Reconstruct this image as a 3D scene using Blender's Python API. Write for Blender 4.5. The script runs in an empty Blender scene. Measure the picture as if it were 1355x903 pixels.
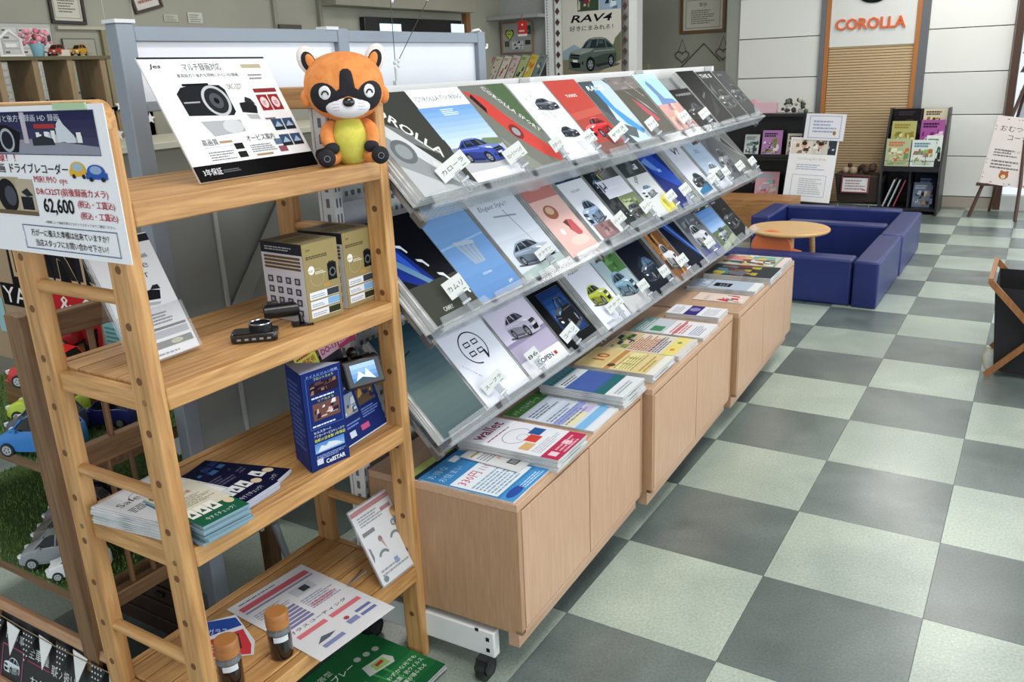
import bpy, bmesh, math, random
from mathutils import Matrix, Vector
random.seed(7)
SC = bpy.context.scene
COL = SC.collection

# ---------------------------------------------------------------- camera, world, lights, exposure
cam_d = bpy.data.cameras.new('camera'); cam = bpy.data.objects.new('camera', cam_d); COL.objects.link(cam); SC.camera = cam
cam_d.sensor_width = 36.0; cam_d.lens = 36.0 * 1111.0 / 1355.0; cam_d.clip_start = 0.05; cam_d.clip_end = 100
_r = Vector((0.85244483, 0.52116233, -0.04156491)); _u = Vector((-0.12696386, 0.28347915, 0.95053656)); _f = Vector((-0.50716663, 0.80500273, -0.30781912))
cam.matrix_world = Matrix(((_r.x, _u.x, -_f.x, 1.014255), (_r.y, _u.y, -_f.y, -2.29752), (_r.z, _u.z, -_f.z, 1.52811), (0, 0, 0, 1)))
wd = bpy.data.worlds.new('daylight'); SC.world = wd; wd.use_nodes = True
bg = wd.node_tree.nodes['Background']; bg.inputs[0].default_value = (0.86, 0.93, 1.0, 1); bg.inputs[1].default_value = 1.15
def area(name, loc, rot, sx, sy, power, col=(1, 1, 1)):
    d = bpy.data.lights.new(name, 'AREA'); d.shape = 'RECTANGLE'; d.size = sx; d.size_y = sy; d.energy = power; d.color = col
    o = bpy.data.objects.new(name, d); COL.objects.link(o); o.location = loc; o.rotation_euler = rot; return o
for i, (x, y, e) in enumerate([(0.9, -1.6, 30), (0.9, 1.2, 34), (0.9, 4.2, 34), (-2.4, -1.2, 34), (-2.6, 1.8, 26), (-2.6, 4.8, 24), (0.2, 6.3, 26)]):
    area('ceiling_fill_light', (x, y, 2.93), (0, 0, 0), 0.6, 1.2, e, (1, 0.97, 0.92))  # fill lights added under the ceiling, no lamp seen there
area('side_daylight_fill', (4.4, 1.5, 1.6), (0, math.radians(90), 0), 2.4, 8.0, 120, (0.93, 0.97, 1))  # daylight fill added at the unseen right side of the shop
SC.view_settings.view_transform = 'Standard'; SC.view_settings.look = 'None'; SC.view_settings.gamma = 1
SC.view_settings.use_curve_mapping = False; SC.view_settings.exposure = 0.06

# ---------------------------------------------------------------- materials
def lin(h):
    h = h.lstrip('#'); c = [int(h[i:i + 2], 16) / 255 for i in (0, 2, 4)]
    return tuple(v / 12.92 if v <= .04045 else ((v + .055) / 1.055) ** 2.4 for v in c) + (1,)
_pm = {}
def pm(h, rough=.45, metal=0, spec=.5, coat=0, alpha=1, emit=0):
    k = (h, rough, metal, spec, coat, alpha, emit)
    if k in _pm: return _pm[k]
    m = bpy.data.materials.new('mat_' + h.strip('#')); m.use_nodes = True; b = m.node_tree.nodes['Principled BSDF']
    b.inputs['Base Color'].default_value = lin(h); b.inputs['Roughness'].default_value = rough; b.inputs['Metallic'].default_value = metal
    b.inputs['Specular IOR Level'].default_value = spec; b.inputs['Coat Weight'].default_value = coat; b.inputs['Alpha'].default_value = alpha
    if emit: b.inputs['Emission Color'].default_value = lin(h); b.inputs['Emission Strength'].default_value = emit
    # faint procedural unevenness of tone
    nt = m.node_tree; tc = nt.nodes.new('ShaderNodeTexCoord'); n = nt.nodes.new('ShaderNodeTexNoise'); n.inputs['Scale'].default_value = 9
    mx = nt.nodes.new('ShaderNodeMix'); mx.data_type = 'RGBA'; mx.inputs[0].default_value = 0.0
    hs = nt.nodes.new('ShaderNodeHueSaturation'); hs.inputs['Color'].default_value = lin(h)
    mr = nt.nodes.new('ShaderNodeMapRange'); mr.inputs[3].default_value = .95; mr.inputs[4].default_value = 1.04
    nt.links.new(tc.outputs['Object'], n.inputs['Vector']); nt.links.new(n.outputs[0], mr.inputs[0]); nt.links.new(mr.outputs[0], hs.inputs['Value'])
    nt.links.new(hs.outputs[0], b.inputs['Base Color']); nt.nodes.remove(mx)
    _pm[k] = m; return m
def ramp_mat(name, stops, scale=(1, 1, 1), noise=6, detail=4, rough=.5, bump=0, per_obj=True, coat=0, dist=.6, fine=None):
    m = bpy.data.materials.new(name); m.use_nodes = True; nt = m.node_tree; b = nt.nodes['Principled BSDF']; b.inputs['Roughness'].default_value = rough
    b.inputs['Coat Weight'].default_value = coat
    tc = nt.nodes.new('ShaderNodeTexCoord'); mp = nt.nodes.new('ShaderNodeMapping'); mp.inputs['Scale'].default_value = scale
    nt.links.new(tc.outputs['Object'], mp.inputs[0])
    if per_obj:
        oi = nt.nodes.new('ShaderNodeObjectInfo'); ml = nt.nodes.new('ShaderNodeMath'); ml.operation = 'MULTIPLY'; ml.inputs[1].default_value = 37
        nt.links.new(oi.outputs['Random'], ml.inputs[0]); nt.links.new(ml.outputs[0], mp.inputs['Location'])
    n = nt.nodes.new('ShaderNodeTexNoise'); n.inputs['Scale'].default_value = noise; n.inputs['Detail'].default_value = detail; n.inputs['Distortion'].default_value = dist
    nt.links.new(mp.outputs[0], n.inputs['Vector'])
    r = nt.nodes.new('ShaderNodeValToRGB'); r.color_ramp.elements[0].position = stops[0][0]; r.color_ramp.elements[0].color = lin(stops[0][1])
    r.color_ramp.elements[1].position = stops[-1][0]; r.color_ramp.elements[1].color = lin(stops[-1][1])
    for p, c in stops[1:-1]:
        e = r.color_ramp.elements.new(p); e.color = lin(c)
    nt.links.new(n.outputs[0], r.inputs[0]); out = r.outputs[0]
    if per_obj:
        hs = nt.nodes.new('ShaderNodeHueSaturation'); mr = nt.nodes.new('ShaderNodeMapRange'); mr.inputs[3].default_value = .9; mr.inputs[4].default_value = 1.1
        nt.links.new(oi.outputs['Random'], mr.inputs[0]); nt.links.new(mr.outputs[0], hs.inputs['Value']); nt.links.new(out, hs.inputs['Color']); out = hs.outputs[0]
    nt.links.new(out, b.inputs['Base Color'])
    if bump:
        bp = nt.nodes.new('ShaderNodeBump'); bp.inputs['Strength'].default_value = bump; bp.inputs['Distance'].default_value = .002
        nt.links.new(n.outputs[0], bp.inputs['Height']); nt.links.new(bp.outputs[0], b.inputs['Normal'])
    return m
def wood(name, stops, axis, k=1.0, rough=.5, **kw):
    s = [14 * k, 14 * k, 14 * k]; s[axis] = .9 * k
    return ramp_mat(name, stops, tuple(s), 5, 5, rough, .12, **kw)
PINE = [(.3, '#a17343'), (.5, '#ba8b54'), (.62, '#c79a63'), (.75, '#b2834b')]
pine = [wood('pine_grain_' + a, PINE, i, 1.2) for i, a in enumerate('xyz')]
LAM = [(.3, '#bb9678'), (.55, '#c4a083'), (.75, '#caa88c')]
lam_z = wood('laminate_z', LAM, 2, 1.6, .42, per_obj=False); lam_y = wood('laminate_y', LAM, 1, 1.6, .42, per_obj=False)
lam_side = wood('laminate_side', [(.3, '#a58160'), (.55, '#ae8a69'), (.75, '#b69372')], 2, 2.2, .45, per_obj=False)
STAIN = [(.3, '#5a4026'), (.55, '#765636'), (.75, '#8a6844')]
stain = [wood('stained_' + a, STAIN, i, 1.3) for i, a in enumerate('xyz')]
DARKW = [(.3, '#2c1c12'), (.55, '#43291a'), (.75, '#553723')]
darkw = wood('dark_wood', DARKW, 2, 1)
paper = pm('#e8e8ea', .5); white = pm('#e6e6e4', .45); black = pm('#0c0c0e', .35); steel_w = pm('#dfe0df', .4)
alu = pm('#87909a', .45, .2); chrome = pm('#c8ccd0', .2, .9)
def acrylic(name, alpha, col='#c8ccd0', rough=.08):
    m = bpy.data.materials.new(name); m.use_nodes = True; b = m.node_tree.nodes['Principled BSDF']
    b.inputs['Base Color'].default_value = lin(col); b.inputs['Roughness'].default_value = rough; b.inputs['Specular IOR Level'].default_value = .5
    b.inputs['Alpha'].default_value = alpha; b.inputs['Coat Weight'].default_value = .0
    nt = m.node_tree; n = nt.nodes.new('ShaderNodeTexNoise'); n.inputs['Scale'].default_value = 7; tc = nt.nodes.new('ShaderNodeTexCoord'); bp = nt.nodes.new('ShaderNodeBump')
    bp.inputs['Strength'].default_value = .12; bp.inputs['Distance'].default_value = .006
    nt.links.new(tc.outputs['Object'], n.inputs['Vector']); nt.links.new(n.outputs[0], bp.inputs['Height']); nt.links.new(bp.outputs[0], b.inputs['Normal'])
    return m
clear = acrylic('clear_acrylic', .16, '#d4d8dc', .12); smoky = acrylic('rack_acrylic', .4, '#9aa2a8', .2)

ORD = ['lowest', 'second lowest', 'third lowest', 'fourth lowest', 'fifth lowest', 'sixth lowest', 'seventh lowest', 'eighth lowest', 'ninth lowest']
def words(s, n=8): return ' '.join(s.split()[:n]).rstrip(',')
# ---------------------------------------------------------------- mesh helpers
WM = {}
class MB:
    def __init__(s): s.v = []; s.f = []; s.fm = []; s.m = []; s.M = None
    def mi(s, m):
        if m not in s.m: s.m.append(m)
        return s.m.index(m)
    def add(s, vs, fs, m):
        o = len(s.v); k = s.mi(m)
        s.v += [(s.M @ Vector(v)) if s.M else Vector(v) for v in vs]
        s.f += [tuple(o + i for i in f) for f in fs]; s.fm += [k] * len(fs); return s
    def box(s, x0, y0, z0, x1, y1, z1, m):
        if x0 > x1: x0, x1 = x1, x0
        if y0 > y1: y0, y1 = y1, y0
        if z0 > z1: z0, z1 = z1, z0
        return s.add([(x0, y0, z0), (x1, y0, z0), (x1, y1, z0), (x0, y1, z0), (x0, y0, z1), (x1, y0, z1), (x1, y1, z1), (x0, y1, z1)],
                     [(3, 2, 1, 0), (4, 5, 6, 7), (0, 1, 5, 4), (1, 2, 6, 5), (2, 3, 7, 6), (3, 0, 4, 7)], m)
    def prism(s, pts, h0, h1, m, axis=2):
        n = len(pts)
        def P(p, h): return (p[0], p[1], h) if axis == 2 else ((h, p[0], p[1]) if axis == 0 else (p[0], h, p[1]))
        fs = [tuple(range(n))[::-1], tuple(range(n, 2 * n))] + [(i, (i + 1) % n, n + (i + 1) % n, n + i) for i in range(n)]
        if axis == 1: fs = [f[::-1] for f in fs]
        return s.add([P(p, h0) for p in pts] + [P(p, h1) for p in pts], fs, m)
    def tube(s, path, r, m, n=10, caps=True):
        path = [Vector(p) for p in path]; rs = r if isinstance(r, (list, tuple)) else [r] * len(path); vs = []; fs = []
        ref = None
        for i, p in enumerate(path):
            t = (path[min(i + 1, len(path) - 1)] - path[max(i - 1, 0)]).normalized()
            if ref is None: ref = t.orthogonal().normalized()
            a = (ref - t * ref.dot(t)).normalized(); ref = a; b = t.cross(a)
            for k in range(n):
                an = 2 * math.pi * k / n; vs.append(p + (a * math.cos(an) + b * math.sin(an)) * rs[i])
        for i in range(len(path) - 1):
            for k in range(n): fs.append((i * n + k, i * n + (k + 1) % n, (i + 1) * n + (k + 1) % n, (i + 1) * n + k))
        if caps: fs.append(tuple(range(n))[::-1]); fs.append(tuple((len(path) - 1) * n + k for k in range(n)))
        return s.add(vs, fs, m)
    def cyl(s, p0, p1, r, m, n=14): return s.tube([p0, p1], r, m, n)
    def lathe(s, prof, c, m, n=20):
        vs = []; fs = []
        for r, z in prof:
            for k in range(n):
                a = 2 * math.pi * k / n; vs.append((c[0] + r * math.cos(a), c[1] + r * math.sin(a), c[2] + z))
        for i in range(len(prof) - 1):
            for k in range(n): fs.append((i * n + k, i * n + (k + 1) % n, (i + 1) * n + (k + 1) % n, (i + 1) * n + k))
        fs.append(tuple(range(n))[::-1]); fs.append(tuple((len(prof) - 1) * n + k for k in range(n)))
        return s.add(vs, fs, m)
    def ball(s, c, r, m, nu=20, nv=12, fn=None):
        rx, ry, rz = r if isinstance(r, (list, tuple)) else (r, r, r); vs = []; fs = []
        for j in range(nv + 1):
            th = math.pi * j / nv
            for i in range(nu):
                ph = 2 * math.pi * i / nu; v = Vector((rx * math.sin(th) * math.cos(ph), ry * math.sin(th) * math.sin(ph), rz * math.cos(th)))
                if fn: v = fn(v)
                vs.append(Vector(c) + v)
        for j in range(nv):
            for i in range(nu): fs.append((j * nu + i, (j + 1) * nu + i, (j + 1) * nu + (i + 1) % nu, j * nu + (i + 1) % nu))
        return s.add(vs, fs, m)
def set_tags(o, label=None, cat=None, group=None, kind=None, category=None):
    cat = cat or category
    if label: o['label'] = label
    if cat: o['category'] = cat
    if group: o['group'] = group
    if kind: o['kind'] = kind
def T(name, label, cat, loc=(0, 0, 0), rz=0, group=None, kind=None, mat=None):
    o = bpy.data.objects.new(name, None); o.empty_display_size = .05; COL.objects.link(o)
    M = mat if mat else Matrix.Translation(loc) @ Matrix.Rotation(rz, 4, 'Z')
    o.matrix_world = M; WM[o] = M; set_tags(o, label, cat, group, kind); return o
def obj(name, mb, parent=None, at=None, world=True, bevel=0, sub=0, **tags):
    """at: world matrix/location of the new object's origin. Vertices of mb are in world space unless world=False."""
    if at is None: M = WM[parent].copy() if parent else Matrix.Identity(4)
    elif isinstance(at, Matrix): M = at
    else: M = Matrix.Translation(at)
    me = bpy.data.meshes.new(name); vs = mb.v
    if world: Mi = M.inverted(); vs = [Mi @ v for v in mb.v]
    me.from_pydata([tuple(v) for v in vs], [], mb.f)
    for m in mb.m: me.materials.append(m)
    me.polygons.foreach_set('material_index', mb.fm); me.polygons.foreach_set('use_smooth', [True] * len(mb.f)); me.update()
    try: me.set_sharp_from_angle(angle=math.radians(38))
    except Exception: pass
    o = bpy.data.objects.new(name, me); COL.objects.link(o)
    if parent: o.parent = parent; o.matrix_parent_inverse = Matrix.Identity(4); o.matrix_basis = WM[parent].inverted() @ M
    else: o.matrix_basis = M
    WM[o] = M.copy()
    if bevel:
        b = o.modifiers.new('bevel', 'BEVEL'); b.width = bevel; b.segments = 2; b.limit_method = 'ANGLE'; b.angle_limit = math.radians(40)
    if sub: b = o.modifiers.new('sub', 'SUBSURF'); b.levels = sub; b.render_levels = sub
    set_tags(o, **tags); return o
def dup(o, M, parent=None, **tags):
    c = o.copy(); COL.objects.link(c); c.parent = parent
    if parent: c.matrix_parent_inverse = Matrix.Identity(4); c.matrix_basis = WM[parent].inverted() @ M
    else: c.matrix_basis = M
    WM[c] = M.copy(); set_tags(c, **tags)
    for ch in list(o.children):
        if ch is c: continue
        dup(ch, M @ WM[o].inverted() @ WM[ch], c)
    return c

# ---------------------------------------------------------------- flat print: coloured shapes and lettering laid on a sheet
_tx = {}
def glyphs(s, bold=False):
    k = (s, bold)
    if k in _tx: return _tx[k]
    cu = bpy.data.curves.new('lettering', 'FONT'); cu.body = s; cu.resolution_u = 2 if len(s) < 9 and s.isascii() else 1
    if bold: cu.offset = .018 if s.isascii() else .008
    o = bpy.data.objects.new('lettering', cu); COL.objects.link(o)
    me = o.evaluated_get(bpy.context.evaluated_depsgraph_get()).to_mesh()
    vs = [(v.co.x, v.co.y) for v in me.vertices]; fs = [tuple(p.vertices) for p in me.polygons]
    o.evaluated_get(bpy.context.evaluated_depsgraph_get()).to_mesh_clear()
    bpy.data.objects.remove(o); bpy.data.curves.remove(cu)
    x0 = min(v[0] for v in vs); x1 = max(v[0] for v in vs); y0 = min(v[1] for v in vs); y1 = max(v[1] for v in vs)
    _tx[k] = ([(v[0] - x0, v[1] - y0) for v in vs], fs, x1 - x0, y1 - y0); return _tx[k]
class Pr:
    """w, h in metres; coordinates 0..1 across the sheet; every call lands one hair above the last"""
    def __init__(s, w, h, coat=.12, rough=.42): s.w = w; s.h = h; s.mb = MB(); s.z = .0003; s.hold = False; s.kw = dict(rough=max(rough, .42), coat=0, spec=.03); s.R = random.Random(5)
    def m(s, c): return c if not isinstance(c, str) else pm(c, **s.kw)
    def poly(s, pts, c):
        s.z += 0 if s.hold else .000015; n = len(pts); s.mb.add([(x * s.w, y * s.h, s.z) for x, y in pts], [tuple(range(n))], s.m(c)); return s
    def rect(s, x, y, w, h, c): return s.poly([(x, y), (x + w, y), (x + w, y + h), (x, y + h)], c)
    def ell(s, cx, cy, rx, ry, c, n=18): return s.poly([(cx + rx * math.cos(2 * math.pi * i / n), cy + ry * math.sin(2 * math.pi * i / n)) for i in range(n)], c)
    def frame(s, x, y, w, h, t, c):
        th = t * s.w / s.h
        s.rect(x, y, w, th, c); s.rect(x, y + h - th, w, th, c); s.rect(x, y, t, h, c); return s.rect(x + w - t, y, t, h, c)
    def ring(s, cx, cy, rx, ry, t, c, a0=0, a1=360, n=24):
        s.z += .000015; vs = []; fs = []
        for i in range(n + 1):
            a = math.radians(a0 + (a1 - a0) * i / n)
            vs += [((cx + rx * math.cos(a)) * s.w, (cy + ry * math.sin(a)) * s.h, s.z), ((cx + (rx - t) * math.cos(a)) * s.w, (cy + (ry - t * s.w / s.h) * math.sin(a)) * s.h, s.z)]
        for i in range(n): fs.append((2 * i, 2 * i + 2, 2 * i + 3, 2 * i + 1))
        s.mb.add(vs, fs, s.m(c)); return s
    def text(s, t, x, y, h, c, w=None, bold=False, rot=0, center=False, slant=0):
        g, fs, gw, gh = glyphs(t, bold); k = h * s.h / gh; kx = k if w is None else w * s.w / gw
        if center: x -= gw * kx / s.w / 2
        s.z += .000015; cr, sr = math.cos(math.radians(rot)), math.sin(math.radians(rot)); vs = []
        for a, b in g:
            a, b = (a + slant * b) * kx, b * k; vs.append((x * s.w + a * cr - b * sr, y * s.h + a * sr + b * cr, s.z))
        s.mb.add(vs, fs, s.m(c)); return s
    def lines(s, x, y, w, h, n, c, fill=.5, ragged=.3):
        """rows of text too small to read in the photograph"""
        s.z += .000015; s.hold = True
        for i in range(n):
            yy = y + h - (i + 1) * h / n; xx = x; end = x + w * (1 - ragged * s.R.random())
            while xx < end:
                l = min(w * (.04 + .1 * s.R.random()), end - xx)
                s.rect(xx, yy, l, h / n * fill, c); xx += l + w * .018
        s.hold = False
        return s
    def car(s, x, y, w, h, c, flip=False, glass='#1c232b', lamp='#dfe6ea', wheel='#131418', hub='#858c93', grille='#16181c', ground='#55585c'):
        def q(p): return (x + (1 - p[0] if flip else p[0]) * w, y + p[1] * h)
        def P(pts, col, smooth=0):
            pts = [q(p) for p in pts]
            if smooth:
                o = []; n = len(pts)
                for i in range(n):
                    a, b, d, e = pts[i - 1], pts[i], pts[(i + 1) % n], pts[(i + 2) % n]
                    for t in (0, .33, .66): o.append(tuple(.5 * (2 * b[k] + (d[k] - a[k]) * t + (2 * a[k] - 5 * b[k] + 4 * d[k] - e[k]) * t * t + (3 * b[k] - a[k] - 3 * d[k] + e[k]) * t ** 3) for k in (0, 1)))
                pts = o
            s.poly(pts[::-1] if flip else pts, col)
        def mixc(c0, c1, t):
            A = [int(c0[i:i + 2], 16) for i in (1, 3, 5)]; B = [int(c1[i:i + 2], 16) for i in (1, 3, 5)]
            return '#%02x%02x%02x' % tuple(round(A[j] + (B[j] - A[j]) * t) for j in range(3))
        hi, lo, lo2 = mixc(c, '#ffffff', .28), mixc(c, '#000000', .28), mixc(c, '#000000', .5)
        P([(.0, .14), (.15, .03), (.5, .0), (.98, .14), (1.0, .22), (.5, .14)], ground, 1)
        P([(.01, .42), (.03, .56), (.12, .64), (.27, .7), (.36, .87), (.45, .96), (.6, .99), (.76, .95), (.87, .8), (.95, .69), (.985, .55), (.985, .32), (.94, .2), (.6, .11), (.3, .04), (.08, .06), (.02, .15), (0, .3)], c, 1)
        P([(.04, .58), (.14, .645), (.28, .69), (.53, .665), (.44, .57), (.2, .51)], hi); P([(.46, .955), (.6, .985), (.75, .95), (.72, .925), (.6, .945), (.5, .93)], hi)
        P([(.5, .4), (.75, .5), (.97, .52), (.975, .32), (.93, .21), (.58, .12), (.5, .16)], lo); P([(.56, .2), (.84, .27), (.9, .22), (.6, .12)], lo2); P([(.52, .6), (.94, .63), (.95, .6), (.52, .565)], hi)
        P([(.29, .69), (.38, .86), (.46, .92), (.6, .935), (.565, .675)], glass); P([(.35, .7), (.43, .885), (.49, .92), (.44, .695)], mixc(glass, '#9fb4c4', .35))
        P([(.59, .675), (.635, .925), (.75, .905), (.86, .77), (.91, .68)], glass); P([(.735, .91), (.76, .9), (.8, .68), (.775, .68)], c); P([(.64, .88), (.7, .9), (.72, .8), (.63, .79)], mixc(glass, '#9fb4c4', .25))
        P([(.555, .68), (.58, .74), (.62, .73), (.6, .67)], lo2)
        P([(.03, .42), (.22, .375), (.235, .5), (.05, .525)], grille); P([(.035, .31), (.25, .26), (.24, .12), (.08, .12)], grille); P([(.04, .455), (.225, .42), (.228, .445), (.042, .475)], mixc(grille, '#b0b6ba', .5))
        P([(.24, .5), (.37, .555), (.39, .61), (.27, .58)], lamp); P([(.005, .5), (.035, .53), (.045, .58), (.015, .55)], lamp); P([(.27, .3), (.31, .31), (.31, .2), (.28, .2)], lo2)
        P([(.09, .3), (.19, .285), (.19, .345), (.09, .365)], '#dfe1e2')
        for cx, cy, rx, ry in ((.455, .2, .082, .2), (.87, .29, .055, .165)):
            xx, yy = q((cx, cy)); s.ell(xx, yy + ry * h * .1, rx * w * 1.12, ry * h * 1.12, lo2, 16); s.ell(xx, yy, rx * w, ry * h, wheel, 16); s.ell(xx, yy, rx * w * .68, ry * h * .68, hub, 14)
            for k in range(5):
                a = math.radians(72 * k + 20); s.poly([(xx + rx * w * .6 * math.cos(a + d) * m, yy + ry * h * .6 * math.sin(a + d) * m) for d, m in ((-.3, 1), (.3, 1), (0, .3))], wheel)
        return s
    def photo(s, x, y, w, h, cols, n=14, seed=1):
        R = random.Random(seed); s.rect(x, y, w, h, cols[0])
        for i in range(n):
            a, b = R.random() * .8, R.random() * .8; c, d = .08 + R.random() * .25, .08 + R.random() * .3
            s.poly([(x + w * min(1, a + c * p), y + h * min(1, b + d * q)) for p, q in ((0, 0), (1, .1 * R.random()), (1, 1), (.1 + .4 * R.random(), .9))], cols[1 + i % (len(cols) - 1)])
        return s
    def grad(s, x, y, w, h, c0, c1, n=8):
        a, b = lin(c0), lin(c1); import colorsys
        A = [int(c0[i:i + 2], 16) for i in (1, 3, 5)]; B = [int(c1[i:i + 2], 16) for i in (1, 3, 5)]
        for i in range(n):
            t = (i + .5) / n; s.rect(x, y + h * i / n, w, h / n * 1.002, '#%02x%02x%02x' % tuple(round(A[j] + (B[j] - A[j]) * t) for j in range(3)))
        return s
    def put(s, parent, M, name='print'):
        """M: world matrix whose x is right, y is up, z is out of the sheet"""
        return obj(name, s.mb, parent, at=M, world=False)
def basis(o, u, v):
    u = Vector(u).normalized(); v = Vector(v).normalized(); n = u.cross(v)
    return Matrix(((u.x, v.x, n.x, o[0]), (u.y, v.y, n.y, o[1]), (u.z, v.z, n.z, o[2]), (0, 0, 0, 1)))

# ================================================================ SETTING
def struct(name, mb, **k): return obj(name, mb, kind='structure', **k)
TS = .45
vl = [(.35, '#9aa69b'), (.5, '#a2aea2'), (.65, '#abb6a9')]; vd = [(.35, '#58625f'), (.5, '#636d6a'), (.65, '#6e7874')]
def vinyl(name, st):
    m = ramp_mat(name, st, (1, 1, 1), 3.2, 3, .23, 0, True, coat=.25); nt = m.node_tree; b = nt.nodes['Principled BSDF']; tc = nt.nodes['Texture Coordinate']
    n = nt.nodes.new('ShaderNodeTexNoise'); n.inputs['Scale'].default_value = 130; n.inputs['Detail'].default_value = 4
    mr = nt.nodes.new('ShaderNodeMapRange'); mr.inputs[1].default_value = .3; mr.inputs[2].default_value = .7; mr.inputs[3].default_value = .8; mr.inputs[4].default_value = 1.18
    hs = nt.nodes.new('ShaderNodeHueSaturation'); l = b.inputs['Base Color'].links[0]; nt.links.new(l.from_socket, hs.inputs['Color'])
    nt.links.new(tc.outputs['Object'], n.inputs['Vector']); nt.links.new(n.outputs[0], mr.inputs[0]); nt.links.new(mr.outputs[0], hs.inputs['Value']); nt.links.new(hs.outputs[0], b.inputs['Base Color'])
    n2 = nt.nodes.new('ShaderNodeTexNoise'); n2.inputs['Scale'].default_value = 5; mr2 = nt.nodes.new('ShaderNodeMapRange'); mr2.inputs[3].default_value = .2; mr2.inputs[4].default_value = .42
    ge = nt.nodes.new('ShaderNodeNewGeometry'); n2.inputs['Scale'].default_value = 1.7; n2.inputs['Detail'].default_value = 4; nt.links.new(ge.outputs['Position'], n2.inputs['Vector']); nt.links.new(n2.outputs[0], mr2.inputs[0]); nt.links.new(mr2.outputs[0], b.inputs['Roughness']); b.inputs['Coat Weight'].default_value = .12; b.inputs['Coat Roughness'].default_value = .18; return m
vin = [vinyl('vinyl_dark', vd), vinyl('vinyl_light', vl)]
floor = struct('floor', MB().box(-4.6, -4.1, -.06, 4.6, 7.8, -.004, pm('#3f4845', .6)), at=(0, 0, 0))
g = .0007; proto = [None, None]; rest = MB()
for i in range(-10, 10):
    for j in range(-9, 17):
        par = (i + j) % 2; x, y = i * TS, j * TS
        near = -3 <= i <= 4 and -4 <= j <= 16
        if near:
            if proto[par] is None:
                proto[par] = obj('tile', MB().box(g, g, -.004, TS - g, TS - g, 0, vin[par]), floor, at=Matrix.Translation((x, y, 0)), world=False)
            else: dup(proto[par], Matrix.Translation((x, y, 0)), floor)
        else: rest.box(x + g, y + g, -.004, x + TS - g, y + TS - g, 0, vin[par])
obj('far_tiles', rest, floor, kind='stuff')

beige = ramp_mat('painted_wall', [(.3, '#98978a'), (.7, '#a3a294')], (1, 1, 1), 1.5, 3, .7, 0, False)
struct('wall_left', MB().box(-4.62, -4.0, 0, -4.5, 7.8, 2.98, beige))
wb = struct('wall_back', MB().box(-4.5, 7.7, 0, -1.95, 7.82, 2.98, beige).box(-2.1, 7.37, 0, -1.955, 7.7, 2.98, pm('#9a9c92', .6)).box(-1.955, 7.38, 0, .68, 7.5, 2.98, pm('#b9b8b2', .5)))
panel_m = ramp_mat('wall_panel_white', [(.3, '#deded9'), (.7, '#e6e5e0')], (1, 1, 1), 1.2, 3, .28, 0, True, coat=.2)
zs = [.11, .51, .915, 1.32, 1.73, 2.14, 2.55, 2.97]
for (x0, x1) in ((-1.952, -1.094), (-.066, .664)):
    for a, b in zip(zs[:-1], zs[1:]): obj('wall_panel', MB().box(x0, 7.355, a + .004, x1, 7.382, b - .004, panel_m), wb, bevel=.003)
obj('shadow_gap', MB().box(-1.95, 7.372, .1, .66, 7.379, 2.97, pm('#4a4a48', .8)), wb)
struct('baseboard_back', MB().box(-.066, 7.35, 0, .664, 7.384, .105, pm('#a89f92', .5)).box(-1.952, 7.35, 0, -1.094, 7.384, .105, pm('#a89f92', .5)), bevel=.002)
struct('trim_1', MB().box(-1.094, 7.33, 0, -1.04, 7.39, 2.97, pm('#727376', .35, .5)))
struct('trim_2', MB().box(-.142, 7.33, 0, -.066, 7.39, 2.97, pm('#727376', .35, .5)))
struct('trim_3', MB().box(-1.04, 7.325, 0, -.998, 7.39, 2.97, pm('#b06f38', .5)))
struct('trim_4', MB().box(-.184, 7.325, 0, -.142, 7.39, 2.97, pm('#b06f38', .5)))
sh = obj('slatted_panel', MB().box(-.998, 7.366, 0, -.184, 7.372, 1.62, pm('#8a6b45', .7)), wb)
sm = pm('#c6ab84', .55); pr0 = None
for k in range(59):
    M = Matrix.Translation((-.591, 7.352, .01 + k * .0272))
    if pr0 is None: pr0 = obj('slat', MB().box(-.405, -.006, 0, .405, .012, .0225, sm), sh, at=M, world=False, bevel=.003)
    else: dup(pr0, M, sh)
sg = T('wall_sign', 'white sign board with raised orange lettering and a dark oval above it', 'sign', (-.59, 7.36, 1.6))
obj('board', MB().box(-.998, 7.335, 1.605, -.184, 7.365, 2.9, pm('#dcdcd8', .25, 0, .5, .3)), sg, bevel=.003)
gl, fs, gw, gh = glyphs('COROLLA', True); mb = MB(); n = len(gl); W_, H_ = .665, .112
om = pm('#e0662c', .4)
v = [(-.943 + a / gw * W_, 7.334, 1.765 + b / gh * H_) for a, b in gl]; vb = [(a, 7.316, c) for a, _, c in v]
mb.add(vb, fs, om); edges = {}
for f in fs:
    for a, b in zip(f, f[1:] + f[:1]):
        edges[(a, b)] = 1
mb.add(vb + v, [(a, a + n, b + n, b) for (a, b) in edges if (b, a) not in edges], om)
obj('lettering', mb, sg)
obj('emblem', MB().lathe([(0, 0), (.11, .0), (.13, .012), (.1, .022), (0, .024)], (0, 0, 0), pm('#26282b', .25, .7), 28), sg,
    at=Matrix.Translation((-.6, 7.334, 2.115)) @ Matrix.Rotation(math.radians(90), 4, 'X') @ Matrix.Diagonal((1.15, .8, 1, 1)), world=False)
obj('emblem_ring', MB().tube([(-.6 + .13 * math.cos(a), 7.31, 2.115 + .055 * math.sin(a)) for a in [i * math.pi / 12 for i in range(25)]], .008, pm('#9aa0a6', .2, .9), 8), sg)
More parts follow.
